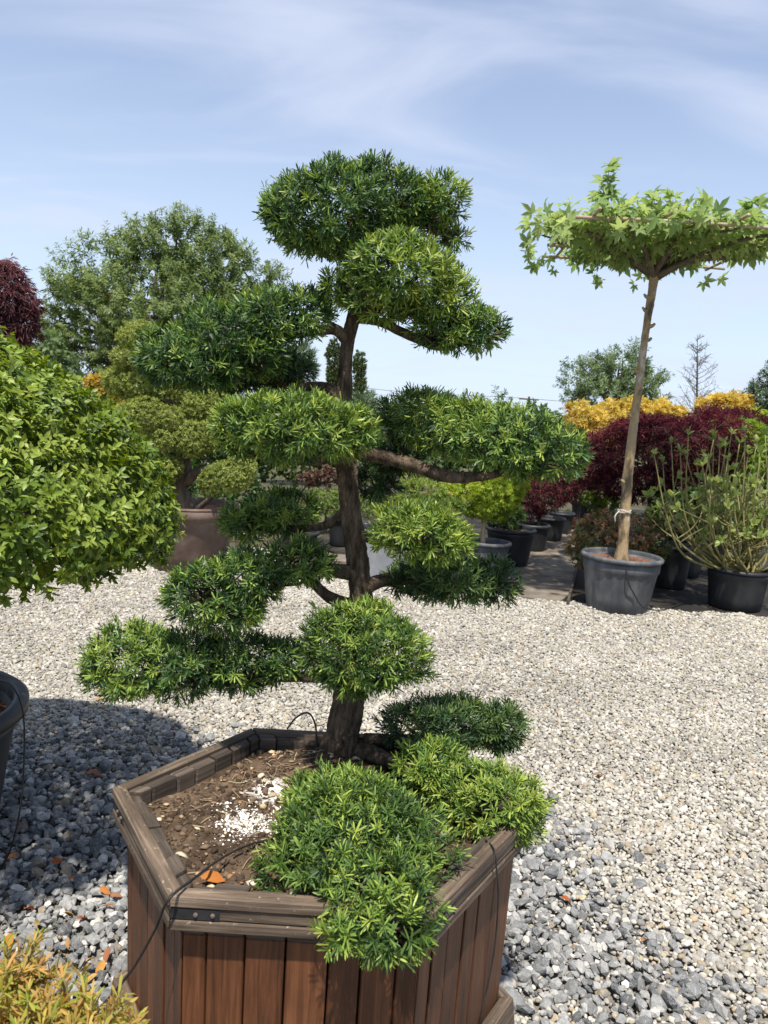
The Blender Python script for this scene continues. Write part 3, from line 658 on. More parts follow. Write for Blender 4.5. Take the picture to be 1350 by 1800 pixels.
# each pad: lobes in photo pixels with their distance
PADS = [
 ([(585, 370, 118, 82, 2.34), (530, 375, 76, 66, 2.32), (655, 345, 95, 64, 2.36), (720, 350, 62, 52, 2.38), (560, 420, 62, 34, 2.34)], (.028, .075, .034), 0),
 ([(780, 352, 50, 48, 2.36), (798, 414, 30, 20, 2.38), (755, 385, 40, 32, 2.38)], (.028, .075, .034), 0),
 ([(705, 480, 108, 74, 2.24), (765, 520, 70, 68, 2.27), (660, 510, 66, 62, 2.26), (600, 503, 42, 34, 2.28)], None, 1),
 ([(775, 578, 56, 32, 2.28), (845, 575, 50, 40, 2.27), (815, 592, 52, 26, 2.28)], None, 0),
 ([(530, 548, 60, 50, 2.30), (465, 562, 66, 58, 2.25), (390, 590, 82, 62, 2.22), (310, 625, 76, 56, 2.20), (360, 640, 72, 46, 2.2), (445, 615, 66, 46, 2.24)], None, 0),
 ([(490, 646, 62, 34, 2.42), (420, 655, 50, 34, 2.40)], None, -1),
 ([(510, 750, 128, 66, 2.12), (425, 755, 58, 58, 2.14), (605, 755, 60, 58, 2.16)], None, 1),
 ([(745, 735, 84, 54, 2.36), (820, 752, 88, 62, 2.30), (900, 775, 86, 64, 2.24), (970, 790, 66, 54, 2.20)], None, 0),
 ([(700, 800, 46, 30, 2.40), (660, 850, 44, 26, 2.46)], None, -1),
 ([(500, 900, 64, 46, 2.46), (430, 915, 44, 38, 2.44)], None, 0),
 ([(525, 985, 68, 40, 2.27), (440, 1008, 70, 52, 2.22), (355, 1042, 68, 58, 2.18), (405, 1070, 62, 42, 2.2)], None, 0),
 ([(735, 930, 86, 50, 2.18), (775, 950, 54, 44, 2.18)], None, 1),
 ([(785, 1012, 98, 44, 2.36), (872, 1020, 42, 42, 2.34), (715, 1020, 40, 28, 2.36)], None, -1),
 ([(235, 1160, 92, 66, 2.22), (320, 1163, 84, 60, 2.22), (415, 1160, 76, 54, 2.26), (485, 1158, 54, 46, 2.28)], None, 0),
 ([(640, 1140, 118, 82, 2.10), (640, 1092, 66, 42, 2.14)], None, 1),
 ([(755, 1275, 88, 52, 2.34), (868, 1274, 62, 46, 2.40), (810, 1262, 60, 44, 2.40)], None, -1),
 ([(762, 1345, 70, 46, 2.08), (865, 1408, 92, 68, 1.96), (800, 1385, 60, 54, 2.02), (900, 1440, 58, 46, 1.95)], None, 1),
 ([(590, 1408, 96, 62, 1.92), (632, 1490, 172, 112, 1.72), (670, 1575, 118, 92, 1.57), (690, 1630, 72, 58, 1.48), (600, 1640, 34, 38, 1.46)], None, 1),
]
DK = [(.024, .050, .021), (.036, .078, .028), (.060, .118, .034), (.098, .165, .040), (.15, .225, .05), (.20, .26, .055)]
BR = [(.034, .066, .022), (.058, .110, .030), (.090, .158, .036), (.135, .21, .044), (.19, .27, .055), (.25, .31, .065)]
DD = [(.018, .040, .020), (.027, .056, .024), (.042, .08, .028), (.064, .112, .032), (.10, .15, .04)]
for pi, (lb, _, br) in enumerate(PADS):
    rng = np.random.default_rng(100 + pi); pal = np.array({1: BR, 0: DK, -1: DD}[br]) * (1.08 if br == 1 else 1.2) * np.array([1.03, 1.03, .92])  # sun and shade put into leaf colour: lit pads brighter, overshadowed pads darker
    lobes = [px_lobe(a, b, c_, d_, Y_ * YS) for a, b, c_, d_, Y_ in lb]
    pc = sum(c for c, r in lobes) / len(lobes)
    lobes = [(c - np.array([0, 0, .004]), np.maximum(r - np.array([.007, .006, .014]), r * .6)) for c, r in lobes]
    P, N = shell(lobes, .0222, rng, lump=.36, lk=26, depth=.16, under=.8)
    A = unit(N * .85 + np.array([0, 0, .45]) + rng.normal(size=N.shape) * .15)
    g1 = leaves(P - A * .014, A, 13, (.022, .038), NEEDLE, pal, rng, (20, 88), .026, 0.02, .3, .3, 9., .55)
    P, N = shell(lobes, .033, rng, lump=.1, depth=.35, under=.85, inset=.82)
    A = unit(N * .8 + np.array([0, 0, .35]) + rng.normal(size=N.shape) * .4)
    g2 = leaves(P, A, 11, (.026, .040), NEEDLE, pal, rng, (25, 95), .03, .05, .3, .3, 9., .3)
    v, f, c = merge([g1, g2])
    pad = part('foliage_pad', v, f, M_leaf, bon, c, kind='stuff')
    # twigs inside the pad
    g = Geo()
    for _ in range(10 + 6 * len(lobes)):
        c0, r0 = lobes[rng.integers(len(lobes))]; e = c0 + unit(rng.normal(size=3)) * r0 * .85; s0 = c0 + (pc - c0) * .5 - np.array([0, 0, r0[2] * .6])
        m = (s0 + e) / 2 + rng.normal(size=3) * .012 - np.array([0, 0, .012])
        g.add(tube_geo([s0, m, e], [.0065, .0045, .002], 5, sub=2, cap=False))
    part('twigs', g.v, g.f, M_bark, pad, smooth=True)

# drip hoses on the planter
def hose(label, pts, r=.0027, cat='hose', name='drip_hose', mat=None):
    pts = [np.asarray(p) for p in pts]; o = thing(name, label, cat, pts[0]); v, f = tube_geo(pts, [r] * len(pts), 7, sub=8)
    me = mesh_np(name, v, f, None, True, pts[0]); bpy.data.objects.remove(o); o = link(name, me, mat or M_hose); o.location = V3(pts[0]); tag(o, label, cat); return o
hose('black drip hose crossing the soil and the near left corner of the planter', [on(480, 1475, .55), on(440, 1484, .556), on(390, 1508, .57), on(340, 1545, .592), on(296, 1582, .596), at(272, 1635, 1.33), at(235, 1700, 1.34), at(190, 1756, 1.36), on(150, 1795, .12), on(110, 1830, .02)])
hose('thin black hose arching over the back rim of the planter', [on(505, 1281, .598), at(520, 1262, 2.13), at(541, 1253, 2.11), at(553, 1270, 2.08), at(557, 1300, 2.05), on(556, 1345, .53)])
hose('thin black hose hanging down the right side of the planter', [on(845, 1470, .56), on(868, 1492, .596), at(873, 1530, 1.52), at(876, 1580, 1.515), at(870, 1660, 1.51), at(858, 1730, 1.49), at(842, 1800, 1.48), on(838, 1870, .01)], .0018)

# ------------------------------------------------------------------ pots
def rot_tilt(deg_x=0, deg_y=0):
    from mathutils import Euler
    return Euler((R(deg_x), R(deg_y), 0))
def pot(label, base, r_top, r_bot, h, mat=None, fill=None, ribs=0, tilt=None, name='plant_pot', soil_drop=.05, sub=.82, rim=.035, group=None, lip=.018):
    """lathe pot: body, rolled rim, potting mix"""
    mat = mat or M_blackpot; fill = fill or M_bark_mulch
    o = thing(name, label, 'pot', base, group); b = np.asarray(base)
    hz = h * sub; rz = r_bot + (r_top - r_bot) * sub
    prof = [(r_bot * .5, .004), (r_bot * .94, 0), (r_bot, .012), (r_bot + (rz - r_bot) * .35, hz * .35, 1), (r_bot + (rz - r_bot) * .75, hz * .75, 1), (rz, hz * .97, 1), (rz + .004, hz), (r_top - .004, hz + .012), (r_top, h - rim), (r_top - .02, h - rim), (r_top - .03, h - soil_drop - .02)]
    v, f = lathe_geo(b, prof, 72, ribs, .006, tilt); part('body', v, f, mat, o, smooth=True)
    k = lip; prof = [(r_top - .018, h - rim - .002), (r_top + k * .6, h - rim - .002), (r_top + k, h - rim + .008), (r_top + k, h - .012), (r_top + k * .5, h), (r_top - .008, h), (r_top - .018, h - .012), (r_top - .022, h - soil_drop - .02)]
    vv = []; v, f = lathe_geo(b, prof, 72, 0, 0, tilt); f = f[:-2]; part('rim', v, f, mat, o, smooth=True)
    # potting mix: lumpy disc
    v = []; ff = []; nr, na = 10, 40
    for i in range(nr + 1):
        for j in range(na):
            a = 2 * math.pi * j / na; rr = (r_top - .021) * i / nr + 1e-3
            v.append(np.array([math.cos(a) * rr, math.sin(a) * rr, h - soil_drop + .012 * mnoise.fractal(Vector((math.cos(a) * rr * 14 + b[0] * 9, math.sin(a) * rr * 14, b[1])), 1, 2, 4)]))
    for i in range(nr):
        for j in range(na):
            k2 = (j + 1) % na; ff.append((i * na + j, (i + 1) * na + j, (i + 1) * na + k2, i * na + k2))
    v = np.array(v)
    if tilt is not None: v = v @ np.array(tilt.to_matrix()).T
    part('potting_mix', v + b, ff, fill, o, smooth=True)
    return o
def stem(name, pts, rads, mat, parent, seg=10, rough=.12, sub=5, rscale=8): return tube(name, pts, rads, mat, parent, seg, rough=rough, rscale=rscale, sub=sub)

def bush(name, label, cat, base, lobes, tmpl, pal, mat, seed, spacing, k, L, theta=(25, 85), trunk=None, trunk_mat=None, up=.4, droop=0., under=.6, inner=True, stemlen=.0, lump=.25, lk=None, pvar=.3, patch=None, young=.3, upf=0., group=None, depth=.25, limbs=5, crown='crown', wig=.3, inspace=1.5):
    """a plant: trunk with limbs and a crown of leaves round lobes (world)"""
    rng = np.random.default_rng(seed); o = thing(name, label, cat, base, group)
    base = np.array(base, float); mid = sum(c for c, r in lobes) / len(lobes)
    if abs(base[1] - mid[1]) > .25: base[:2] = mid[:2]; o.location = V3(base)
    R_ = max(r.max() for c, r in lobes); lk = lk or 5 / R_; patch = patch or 2.5 / R_
    P, N = shell(lobes, spacing, rng, lump, lk, depth, under)
    A = unit(N + np.array([0, 0, up])); gs = [leaves(P, A, k, L, tmpl, pal, rng, theta, stemlen, droop, wig, pvar, patch, young, up_face=upf)]
    if inner:
        P, N = shell(lobes, spacing * inspace, rng, lump, lk, .5, under, .8); A = unit(N + np.array([0, 0, up]) + rng.normal(size=N.shape) * .5)
        gs.append(leaves(P, A, k, L, tmpl, pal, rng, theta, stemlen, droop, wig, pvar, patch, young, up_face=upf))
    v, f, c = merge(gs); cr = part(crown, v, f, mat, o, c, kind='stuff')
    tm = trunk_mat or M_bark2
    if trunk:
        g = Geo(); h0 = trunk
        top = sum(c for c, r in lobes) / len(lobes); fork = base + (top - base) * .55; fork[2] = base[2] + (min(c[2] - r[2] * .5 for c, r in lobes) - base[2]) * .95
        fork[2] = max(fork[2], base[2] + .03)
        g.add(tube_geo([base - np.array([0, 0, .02]), (base + fork) / 2 + rng.normal(size=3) * np.array([h0 * .6, h0 * .6, 0]), fork], [h0 * 1.15, h0, h0 * .85], 12, .12, 5, sub=5))
        for c, r in lobes:
            for _ in range(limbs):
                e = c + unit(rng.normal(size=3)) * r * .8; m = (fork + e) / 2 + np.array([0, 0, (e[2] - fork[2]) * .15]) + rng.normal(size=3) * r * .1
                g.add(tube_geo([fork - np.array([0, 0, h0 * .5]), m, e], [h0 * .55, h0 * .32, h0 * .08], 6, sub=3, cap=False))
        part('trunk', g.v, g.f, tm, o, smooth=True)
    return o

# ------------------------------------------------------------------ big clipped shrub at the left edge, in a black tub
SB = np.array([-1.52, 2.30, 0])
tub_top = .50
rimR = at(46, 1255, 2.62); 
pot('big black plastic tub with bark mulch at the left edge of the photo', (SB[0] - .005, SB[1] + .02, -.004), .375, .30, tub_top, M_blackpot, M_bark_mulch, 0, None, 'plant_tub', .085, .80, .05, lip=.03)
rng = np.random.default_rng(5)
sh = thing('clipped_shrub', 'big dome-clipped glossy green shrub in the black tub at left', 'shrub', (SB[0], SB[1], .40))
stem('trunk', [SB + (0, .02, .38), SB + (.02, 0, .6), SB + (-.02, 0, .85), SB + (0, 0, 1.1)], [.055, .048, .045, .04], M_bark2, sh)
def dome(n, inset=1.0):
    u = rng.random(n * 2); ang = rng.uniform(0, 2 * math.pi, n * 2)
    prof = np.array([(0.0, 1.03), (.45, 1.02), (.66, 1.01), (.77, 1.01), (.84, 1.04), (.86, 1.12), (.79, 1.28), (.65, 1.44), (.48, 1.57), (.27, 1.69), (0, 1.76)])
    seg = np.diff(prof, axis=0); ar = np.linalg.norm(seg, axis=1) * (prof[:-1, 0] + prof[1:, 0]); cum = np.concatenate([[0], np.cumsum(ar)]) / ar.sum()
    r = np.interp(u, cum, prof[:, 0]); z = np.interp(u, cum, prof[:, 1]); i = np.clip(np.searchsorted(cum, u) - 1, 0, len(seg) - 1)
    nr, nz = seg[i, 1], -seg[i, 0]; l_ = np.hypot(nr, nz); nr, nz = nr / l_, nz / l_
    keep = (rng.random(n * 2) < np.where(nz < -.5, .30, .62))
    N = np.stack([nr * np.cos(ang), nr * np.sin(ang), nz], 1); P = np.stack([r * np.cos(ang), r * np.sin(ang), z - 1.3], 1) * inset + np.array([SB[0], SB[1], 1.3])
    P += N * (lumps(P, rng, 9) * .055 - rng.random(n * 2) * .05)[:, None]
    return P[keep], N[keep]
SHP = [(.050, .092, .012), (.092, .152, .018), (.14, .21, .026), (.19, .26, .036), (.25, .31, .055)]
P, N = dome(6000); A = unit(N + np.array([0, 0, .35]))
raw1 = leaves(P, A, 8, (.023, .040), OVAL, SHP, rng, (30, 88), .03, .28, .35, .3, 5., .5, raw=True)
P, N = dome(2400, .9); A = unit(N + rng.normal(size=N.shape) * .6)
raw2 = leaves(P, A, 7, (.024, .042), OVAL, SHP, rng, (30, 95), .04, .12, .35, .3, 5., .3, raw=True)
an = rng.uniform(0, 6.283, 230); ra = np.sqrt(rng.uniform(.2, .8, 230)) * .86; P = np.stack([SB[0] + ra * np.cos(an), SB[1] + ra * np.sin(an), rng.uniform(1.0, 1.05, 230)], 1)
A = unit(np.stack([np.cos(an), np.sin(an), rng.uniform(-1.2, .1, 230)], 1)); raw3 = leaves(P, A, 4, (.026, .046), OVAL, SHP[:4], rng, (20, 80), .035, .4, .4, .3, 5., .2, raw=True)   # leaves hanging below the clipped skirt
d, w, nn, ln, p0, c = [np.concatenate(q) for q in zip(raw1, raw2, raw3)]
dist = np.linalg.norm(p0 - np.array([0, 0, CAM_H]), axis=1); 
rel = p0 - np.array([0, 0, CAM_H]); fw = rel[:, 1] * cp - rel[:, 2] * sp; inx = np.abs(rel[:, 0] / fw) < .495
cand = np.where(inx & (np.arange(len(p0)) < len(raw1[0])))[0]; big = cand[np.argsort(dist[cand])[:300]]
mask = np.ones(len(p0), bool); mask[big] = False
v, f, cc = inst(d[mask], w[mask], nn[mask], ln[mask], p0[mask], c[mask], OVAL)
crown = part('crown', v, f, M_shrub, sh, cc, kind='stuff')
me = mesh_np('leaf', *OVAL[:1], OVAL[1]); me.materials.append(M_shrub1)
single_leaves(d[big], w[big], nn[big], ln[big], p0[big], me, crown)
g = Geo()
for _ in range(150):
    a = rng.uniform(0, 6.28); r_ = rng.uniform(.45, .83); e = np.array([SB[0] + r_ * math.cos(a), SB[1] + r_ * math.sin(a), rng.uniform(.99, 1.18)])
    s0 = SB + np.array([.1 * math.cos(a), .1 * math.sin(a), 1.03 + rng.random() * .1]); m = (s0 + e) / 2 + rng.normal(size=3) * .04
    g.add(tube_geo([s0, m, e], [.008, .005, .002], 5, sub=4, cap=False))
part('twigs', g.v, g.f, M_bark2, sh, smooth=True)
hose('black drip hose hanging from the tub at the left edge', [at(-5, 1195, 2.36), at(20, 1205, 2.30), at(40, 1250, 2.20), at(42, 1340, 2.12), at(32, 1440, 2.06), on(5, 1520, .02), on(-60, 1570, .01)])

# ------------------------------------------------------------------ golden yew shoots, near left corner
yb = np.array([-.62, 1.10, 0])
yew = thing('golden_yew', 'golden and orange tipped yew shrub in the near left corner', 'shrub', yb)
rng = np.random.default_rng(9); P = []; A = []; g = Geo()
for px_, py_, Y_ in [(20, 1700, 1.06), (60, 1655, 1.12), (110, 1720, 1.05), (150, 1745, 1.02), (215, 1770, 1.0), (240, 1790, 1.05), (5, 1745, 1.0), (50, 1760, .98), (90, 1790, .98), (130, 1800, .96), (180, 1815, .95), (30, 1810, .93), (-25, 1690, 1.1), (-40, 1760, 1.0), (75, 1700, 1.15), (200, 1830, .98), (10, 1660, 1.2), (140, 1780, 1.1), (-60, 1700, 1.05), (60, 1850, .9), (120, 1860, .92), (-20, 1860, .9), (170, 1870, .93), (-90, 1780, 1.0)]:
    e = at(px_, py_, Y_); s0 = yb + rng.normal(size=3) * np.array([.05, .05, 0]); s0[2] = .0; m = s0 + (e - s0) * .6 + np.array([rng.normal() * .03, rng.normal() * .03, .05]); dr = unit(e - m + np.array([0, 0, .02]))
    g.add(tube_geo([s0, m, e], [.009, .006, .0025], 6, sub=4))
    for s_ in np.arange(0, .17, .0045): P.append(e - dr * s_); A.append(dr)
    for _ in range(5):                                   # side shoots
        q = e - dr * rng.uniform(.03, .15); d2 = unit(dr + unit(rng.normal(size=3)) * .9); l2 = rng.uniform(.04, .08); g.add(tube_geo([q, q + d2 * l2], [.002, .0012], 5))
        for s_ in np.arange(0.005, l2, .0045): P.append(q + d2 * s_); A.append(d2)
P = np.array(P); A = np.array(A)
part('stems', g.v, g.f, M_twig, yew, smooth=True)
v, f, c = leaves(P, A, 3, (.020, .032), YEW, [(.12, .20, .025), (.20, .27, .035), (.30, .33, .05), (.42, .34, .08), (.46, .27, .09)], rng, (35, 70), 0, 0, .15, .22, 9., 0)
part('foliage', v, f, M_soft, yew, c, kind='stuff')

# ------------------------------------------------------------------ roof-shaped plane tree in the dusty grey pot
PB = on(1083, 1068); PB[2] = -.012
tl = rot_tilt(0, .6)
pot('big dusty grey ribbed pot holding the tall flat-topped plane tree', PB, .315, .245, .47, M_greypot, M_bark_mulch, 22, tl, 'plant_pot', .055, .72, .035, lip=.02)
YP = PB[1] + .02
tr0 = at(1094, 985, YP)
pt = thing('plane_tree', 'tall pale-trunked plane tree trained flat on a cane frame', 'tree', tr0)
pts = [(1092, 990, 15), (1095, 950, 11), (1103, 850, 10.5), (1111, 770, 9.5), (1120, 700, 8.5), (1129, 630, 7.8), (1137, 570, 7.6), (1145, 520, 8.5), (1150, 485, 10), (1152, 455, 9)]
tk = stem('trunk', [at(x, y, YP) for x, y, r in pts], [r * .82 * mpp(x, y, YP) for x, y, r in pts], M_planebark, pt, 18, .14, 8, 5)
for (x, y, s_) in ((1103, 850, -1), (1117, 735, -1), (1126, 655, -1), (1136, 575, 1), (1140, 548, -1), (1143, 525, -1), (1130, 600, 1)):   # pruning knots
    a = at(x, y, YP); stem('branch_stub', [a, a + np.array([s_ * .043, -.02, .012]), a + np.array([s_ * .060, -.025, .03])], [.022, .014, .008], M_planebark, tk, 8, .2, 3)
# string tie
ty = at(1097, 900, YP - .0); v = []
tg = Geo()
for k in range(3):
    ring = [ty + np.array([math.cos(a) * .052, math.sin(a) * .052, .008 * k + .006 * math.sin(3 * a + k)]) for a in np.linspace(0, 2 * math.pi, 20)]
    tg.add(tube_geo(ring, [.0045] * 20, 6))
tg.add(tube_geo([ty + np.array([-.048, -.03, .01]), ty + np.array([-.085, -.05, -.03]), ty + np.array([-.08, -.05, -.085])], [.005, .005, .004], 6, sub=4))
part('string_tie', tg.v, tg.f, M_string, pt, smooth=True)
HC = at(1152, 432, YP)[2]; CX, CY = at(1160, 455, YP)[0], YP
fr_ = thing('cane_frame', 'flat bamboo cane frame tied into the plane tree canopy', 'cane frame', (CX, CY, HC))
for (x0, y0, x1, y1, dz) in [(-.85, -.70, .80, -.75, 0), (-.8, -.2, .85, -.25, .02), (-.85, .3, .85, .28, .02), (-.8, .8, .85, .8, .03), (-.72, -.85, -.68, .9, .028), (-.2, -.85, -.18, .9, .05), (.3, -.85, .32, .9, .048), (.75, -.85, .72, .9, .03)]:
    stem('cane', [np.array([CX + x0, CY + y0, HC + dz]), np.array([CX + (x0 + x1) / 2, CY + (y0 + y1) / 2, HC + dz + .008]), np.array([CX + x1, CY + y1, HC + dz - .01])], [.013, .013, .011], M_bamboo, fr_, 8, .05, 4)
rng = np.random.default_rng(21); fk = at(1152, 470, YP); P = []; A = []
for i in range(15):
    a = i / 15 * 6.283 + rng.normal() * .12; r_ = rng.uniform(.8, 1.08); z1 = HC + rng.uniform(-.02, .10)
    e = np.array([CX + r_ * math.cos(a), CY + r_ * math.sin(a), z1]); m1 = fk + (e - fk) * .3 + np.array([0, 0, .02]); m1[2] = min(m1[2], HC - .05 + rng.random() * .04); m2 = fk + (e - fk) * .65; m2[2] = HC - rng.random() * .03
    bpts = [fk + np.array([0, 0, rng.uniform(-.10, .02)]), m1, m2, e]
    stem('branch', bpts, [.028, .021, .015, .006], M_bark2, pt, 8, .15, 5)
    for s_ in np.arange(.22, 1.0, .042):
        k = s_ * 3; j = min(int(k), 2); q = bpts[j] + (bpts[j + 1] - bpts[j]) * (k - j)
        for _ in range(3 if s_ < .5 else 4):
            d2 = unit(np.array([rng.normal(), rng.normal(), .35 + abs(rng.normal()) * .35])); P.append(q + d2 * rng.uniform(.02, .15) + np.array([rng.normal() * .10, rng.normal() * .10, .02])); A.append(d2)
for (x, y, hgt) in [(-.62, -.5, .40), (-.60, -.48, .30), (.16, -.3, .27), (.28, .1, .25), (.75, -.2, .2), (-.1, -.4, .22), (.9, .2, .18), (-.85, .1, .16), (.5, .4, .22), (-.4, -.1, .2), (-.3, -.6, .18), (.05, .2, .24), (.45, -.5, .2), (-.7, .4, .2), (.2, .7, .2), (.6, .1, .24), (-.15, .05, .26)]:            # upright shoots
    b0 = np.array([CX + x, CY + y, HC + .02]); t0 = b0 + np.array([.02, 0, hgt]); stem('shoot', [b0, (b0 + t0) / 2 + np.array([.012, 0, 0]), t0], [.005, .004, .002], M_twig, pt, 6, .05, 3)
    for s_ in (.3, .3, .5, .5, .7, .7, .85, 1, 1): P.append(b0 + (t0 - b0) * s_); A.append(unit(np.array([rng.normal() * .4, rng.normal() * .4, 1])))
for _ in range(40):                                             # drooping fringe
    a = rng.uniform(0, 6.283); P.append(np.array([CX + 1.02 * math.cos(a), CY + 1.02 * math.sin(a), HC - rng.uniform(0, .12)])); A.append(unit(np.array([math.cos(a), math.sin(a), -.3])))
P = np.array(P); A = np.array(A)
d, w, nn, ln, p0, c = leaves(P, A, 2, (.10, .18), PLANE, [(.17, .26, .085), (.23, .33, .115), (.29, .38, .145), (.36, .44, .18)], rng, (40, 95), .02, .30, .3, .3, 3., .2, raw=True, up_face=.35)
o_ = np.argsort(p0[:, 1] - ln * 3); big = o_[:300]; mask = np.ones(len(p0), bool); mask[big] = False
v, f, cc = inst(d[mask], w[mask], nn[mask], ln[mask], p0[mask], c[mask], PLANE); crown = part('crown', v, f, M_plane, pt, cc, kind='stuff')
me = mesh_np('leaf', PLANE[0], PLANE[1]); me.materials.append(M_plane1)
single_leaves(d[big], w[big], nn[big], ln[big], p0[big], me, crown)
# hose and stakes at the grey pot
hose('thin black hose looped over the front of the dusty grey pot', [at(1075, 985, YP - .2), at(1098, 996, YP - .31), at(1103, 1020, YP - .34), at(1115, 1045, YP - .31), at(1132, 1068, YP - .28), on(1165, 1072, .01), on(1200, 1060, .01)], .005)

# ------------------------------------------------------------------ rhododendron with bare mossy stems in a black pot
RB = on(1290, 1066); RB[2] = -.004
pot('black pot holding the bare-stemmed pale green rhododendron', RB, .255, .215, .36, M_blackpot, M_bark_mulch, 0, rot_tilt(0, .4), 'plant_pot', .05, .78, .03)
rh = thing('rhododendron', 'leggy rhododendron with bare mossy stems and pale green leaf tufts', 'shrub', RB + np.array([0, 0, .3]))
rng = np.random.default_rng(31); YR = RB[1]; tips = []; tipd = []
bc = RB + np.array([0, 0, .30])
TIPS = [(1150, 800), (1165, 815), (1180, 780), (1210, 765), (1205, 800), (1162, 895), (1175, 880), (1190, 840), (1225, 820), (1240, 800), (1250, 850), (1265, 790), (1280, 810), (1300, 780), (1315, 800), (1335, 790), (1345, 830), (1325, 850), (1300, 840), (1275, 860), (1370, 800), (1390, 850), (1360, 880), (1310, 760), (1255, 770), (1230, 880), (1400, 900), (1380, 770), (1345, 765), (1285, 765), (1205, 870), (1340, 900)]
TIPS += [(rng.uniform(1185, 1400), rng.uniform(775, 890)) for _ in range(26)]
for i, (x, y) in enumerate(TIPS):
    e = at(x, y, YR + rng.uniform(-.35, .4)); s0 = bc + np.array([rng.normal() * .07, rng.normal() * .07, 0]); out = e - s0
    m1 = s0 + np.array([out[0] * .5, out[1] * .5, out[2] * .18]) + rng.normal(size=3) * .04; m2 = s0 + np.array([out[0] * .82, out[1] * .82, out[2] * .55]) + rng.normal(size=3) * .045
    stem('stem', [s0, m1, m2, e], [.014, .010, .0065, .004], M_twig, rh, 7, .18, 4)
    tips.append(e); tipd.append(unit(e - m2 + np.array([0, 0, .1])))
    for kk in range(3):
        m2 = m2 if kk == 0 else m1 + (m2 - m1) * rng.uniform(.2, .9)
        e2 = m2 + rng.normal(size=3) * np.array([.13, .13, .05]) + np.array([0, 0, .15]); stem('stem', [m2, (m2 + e2) / 2 + rng.normal(size=3) * .012, e2], [.006, .0045, .003], M_twig, rh, 6, .12, 3); tips.append(e2); tipd.append(unit(e2 - m2))
P = np.array(tips); A = np.array(tipd)
d, w, nn, ln, p0, c = leaves(P, A, 6, (.06, .105), OBOV, [(.15, .20, .055), (.21, .27, .08), (.28, .34, .11)], rng, (20, 70), .012, -.1, .2, .3, 3., 0, raw=True)
me = mesh_np('leaf', OBOV[0], OBOV[1]); me.materials.append(M_rhodo1)
big = np.argsort(p0[:, 1])[:300]; mask = np.ones(len(p0), bool); mask[big] = False
v, f, cc = inst(d[mask], w[mask], nn[mask], ln[mask], p0[mask], c[mask], OBOV); rf = part('foliage', v, f, M_soft, rh, cc, kind='stuff')
single_leaves(d[big], w[big], nn[big], ln[big], p0[big], me, rf)
# stake tags
def plant_tag(label, base, h=.12, w=.02):
    o = hexa_free('plant_label', label, base, w, .0015, h)
def hexa_free(name, label, base, w, t_, h):
    b = np.asarray(base); o = thing(name, label, 'label', b)
    q = [b + np.array([x, y, 0]) for x, y in ((-w, -t_), (w, -t_), (w, t_), (-w, t_))]; tp_ = [p + np.array([.01, 0, h]) for p in q]
    hexa('tag', tp_, q, M_tag, o, .0004, np.array([1.0, 0, 0])); return o

# ------------------------------------------------------------------ plants behind, right
def G(x, y): p = on(x, y); p[2] = -.004; return p
def lob(Y, *q): return [px_lobe(a, b, c_, d_, Y) for a, b, c_, d_ in q]
RED = [(.030, .006, .010), (.055, .010, .016), (.090, .018, .022), (.14, .032, .034)]
YEL = [(.44, .32, .06), (.56, .42, .09), (.64, .52, .14), (.52, .46, .12)]
LIM = [(.14, .22, .02), (.22, .31, .03), (.30, .38, .045), (.36, .42, .06)]
GRN = [(.025, .055, .016), (.045, .09, .022), (.07, .13, .03), (.10, .17, .04)]
TRE = [(.038, .080, .022), (.060, .115, .032), (.085, .150, .042), (.115, .19, .055)]
PAL = [(.10, .16, .04), (.16, .22, .06), (.22, .28, .08), (.28, .33, .11)]
# photinia
b = G(1172, 1030); pot('black pot half hidden behind the dusty grey pot, under the bronze-green shrub', b, .20, .165, .42, M_blackpot, None, 0)
bush('photinia_shrub', 'low bronze and green photinia shrub behind the dusty grey pot', 'shrub', G(1110, 1028), lob(7.1, (1085, 945, 72, 52), (1040, 955, 42, 48), (1135, 950, 46, 42), (1085, 985, 70, 30)), tmpl_oval(.4), [(.06, .085, .02), (.11, .135, .035), (.19, .16, .05), (.30, .15, .06), (.40, .17, .09)], M_shrub, 41, .05, 6, (.03, .055), (30, 85), .012, under=.7, stemlen=.03)
# dark red lace maples
def maple(label, base, Y, q, pal, seed, spacing, k, L, tmpl=LACE, name='lace_maple', droop=.5, potr=None, **kw):
    return bush(name, label, 'maple', base, lob(Y, *q), tmpl, pal, M_soft, seed, spacing, k, L, (25, 95), kw.pop('trunk', .03), None, .3, droop, .7, True, kw.pop('stemlen', .05), .35, **kw)
maple('wide dome of dark red lace-leaf maple behind the rhododendron', G(1137, 985), 8.4, [(1120, 800, 92, 56), (1190, 790, 86, 54), (1255, 775, 60, 46), (1060, 815, 44, 44), (1110, 845, 70, 32), (1200, 850, 60, 40), (1160, 760, 80, 26)], RED, 51, .058, 9, (.06, .12))
maple('small dark red weeping maple in the row left of the slab path', G(935, 955) + np.array([0, 0, .3]), 9.1, [(945, 868, 46, 32), (985, 850, 36, 26), (925, 890, 30, 24)], RED, 52, .05, 8, (.05, .1), trunk=.018)
maple('dark red maple spilling low beside the slab path', G(1010, 960), 9.6, [(1010, 850, 40, 26), (1040, 835, 36, 26)], RED, 53, .055, 8, (.05, .1), trunk=.02)
maple('dark red maple top beyond the rhododendron at the right edge', G(1290, 990), 9.6, [(1255, 735, 40, 18), (1300, 742, 46, 20), (1345, 755, 30, 20)], RED, 54, .06, 8, (.06, .11))
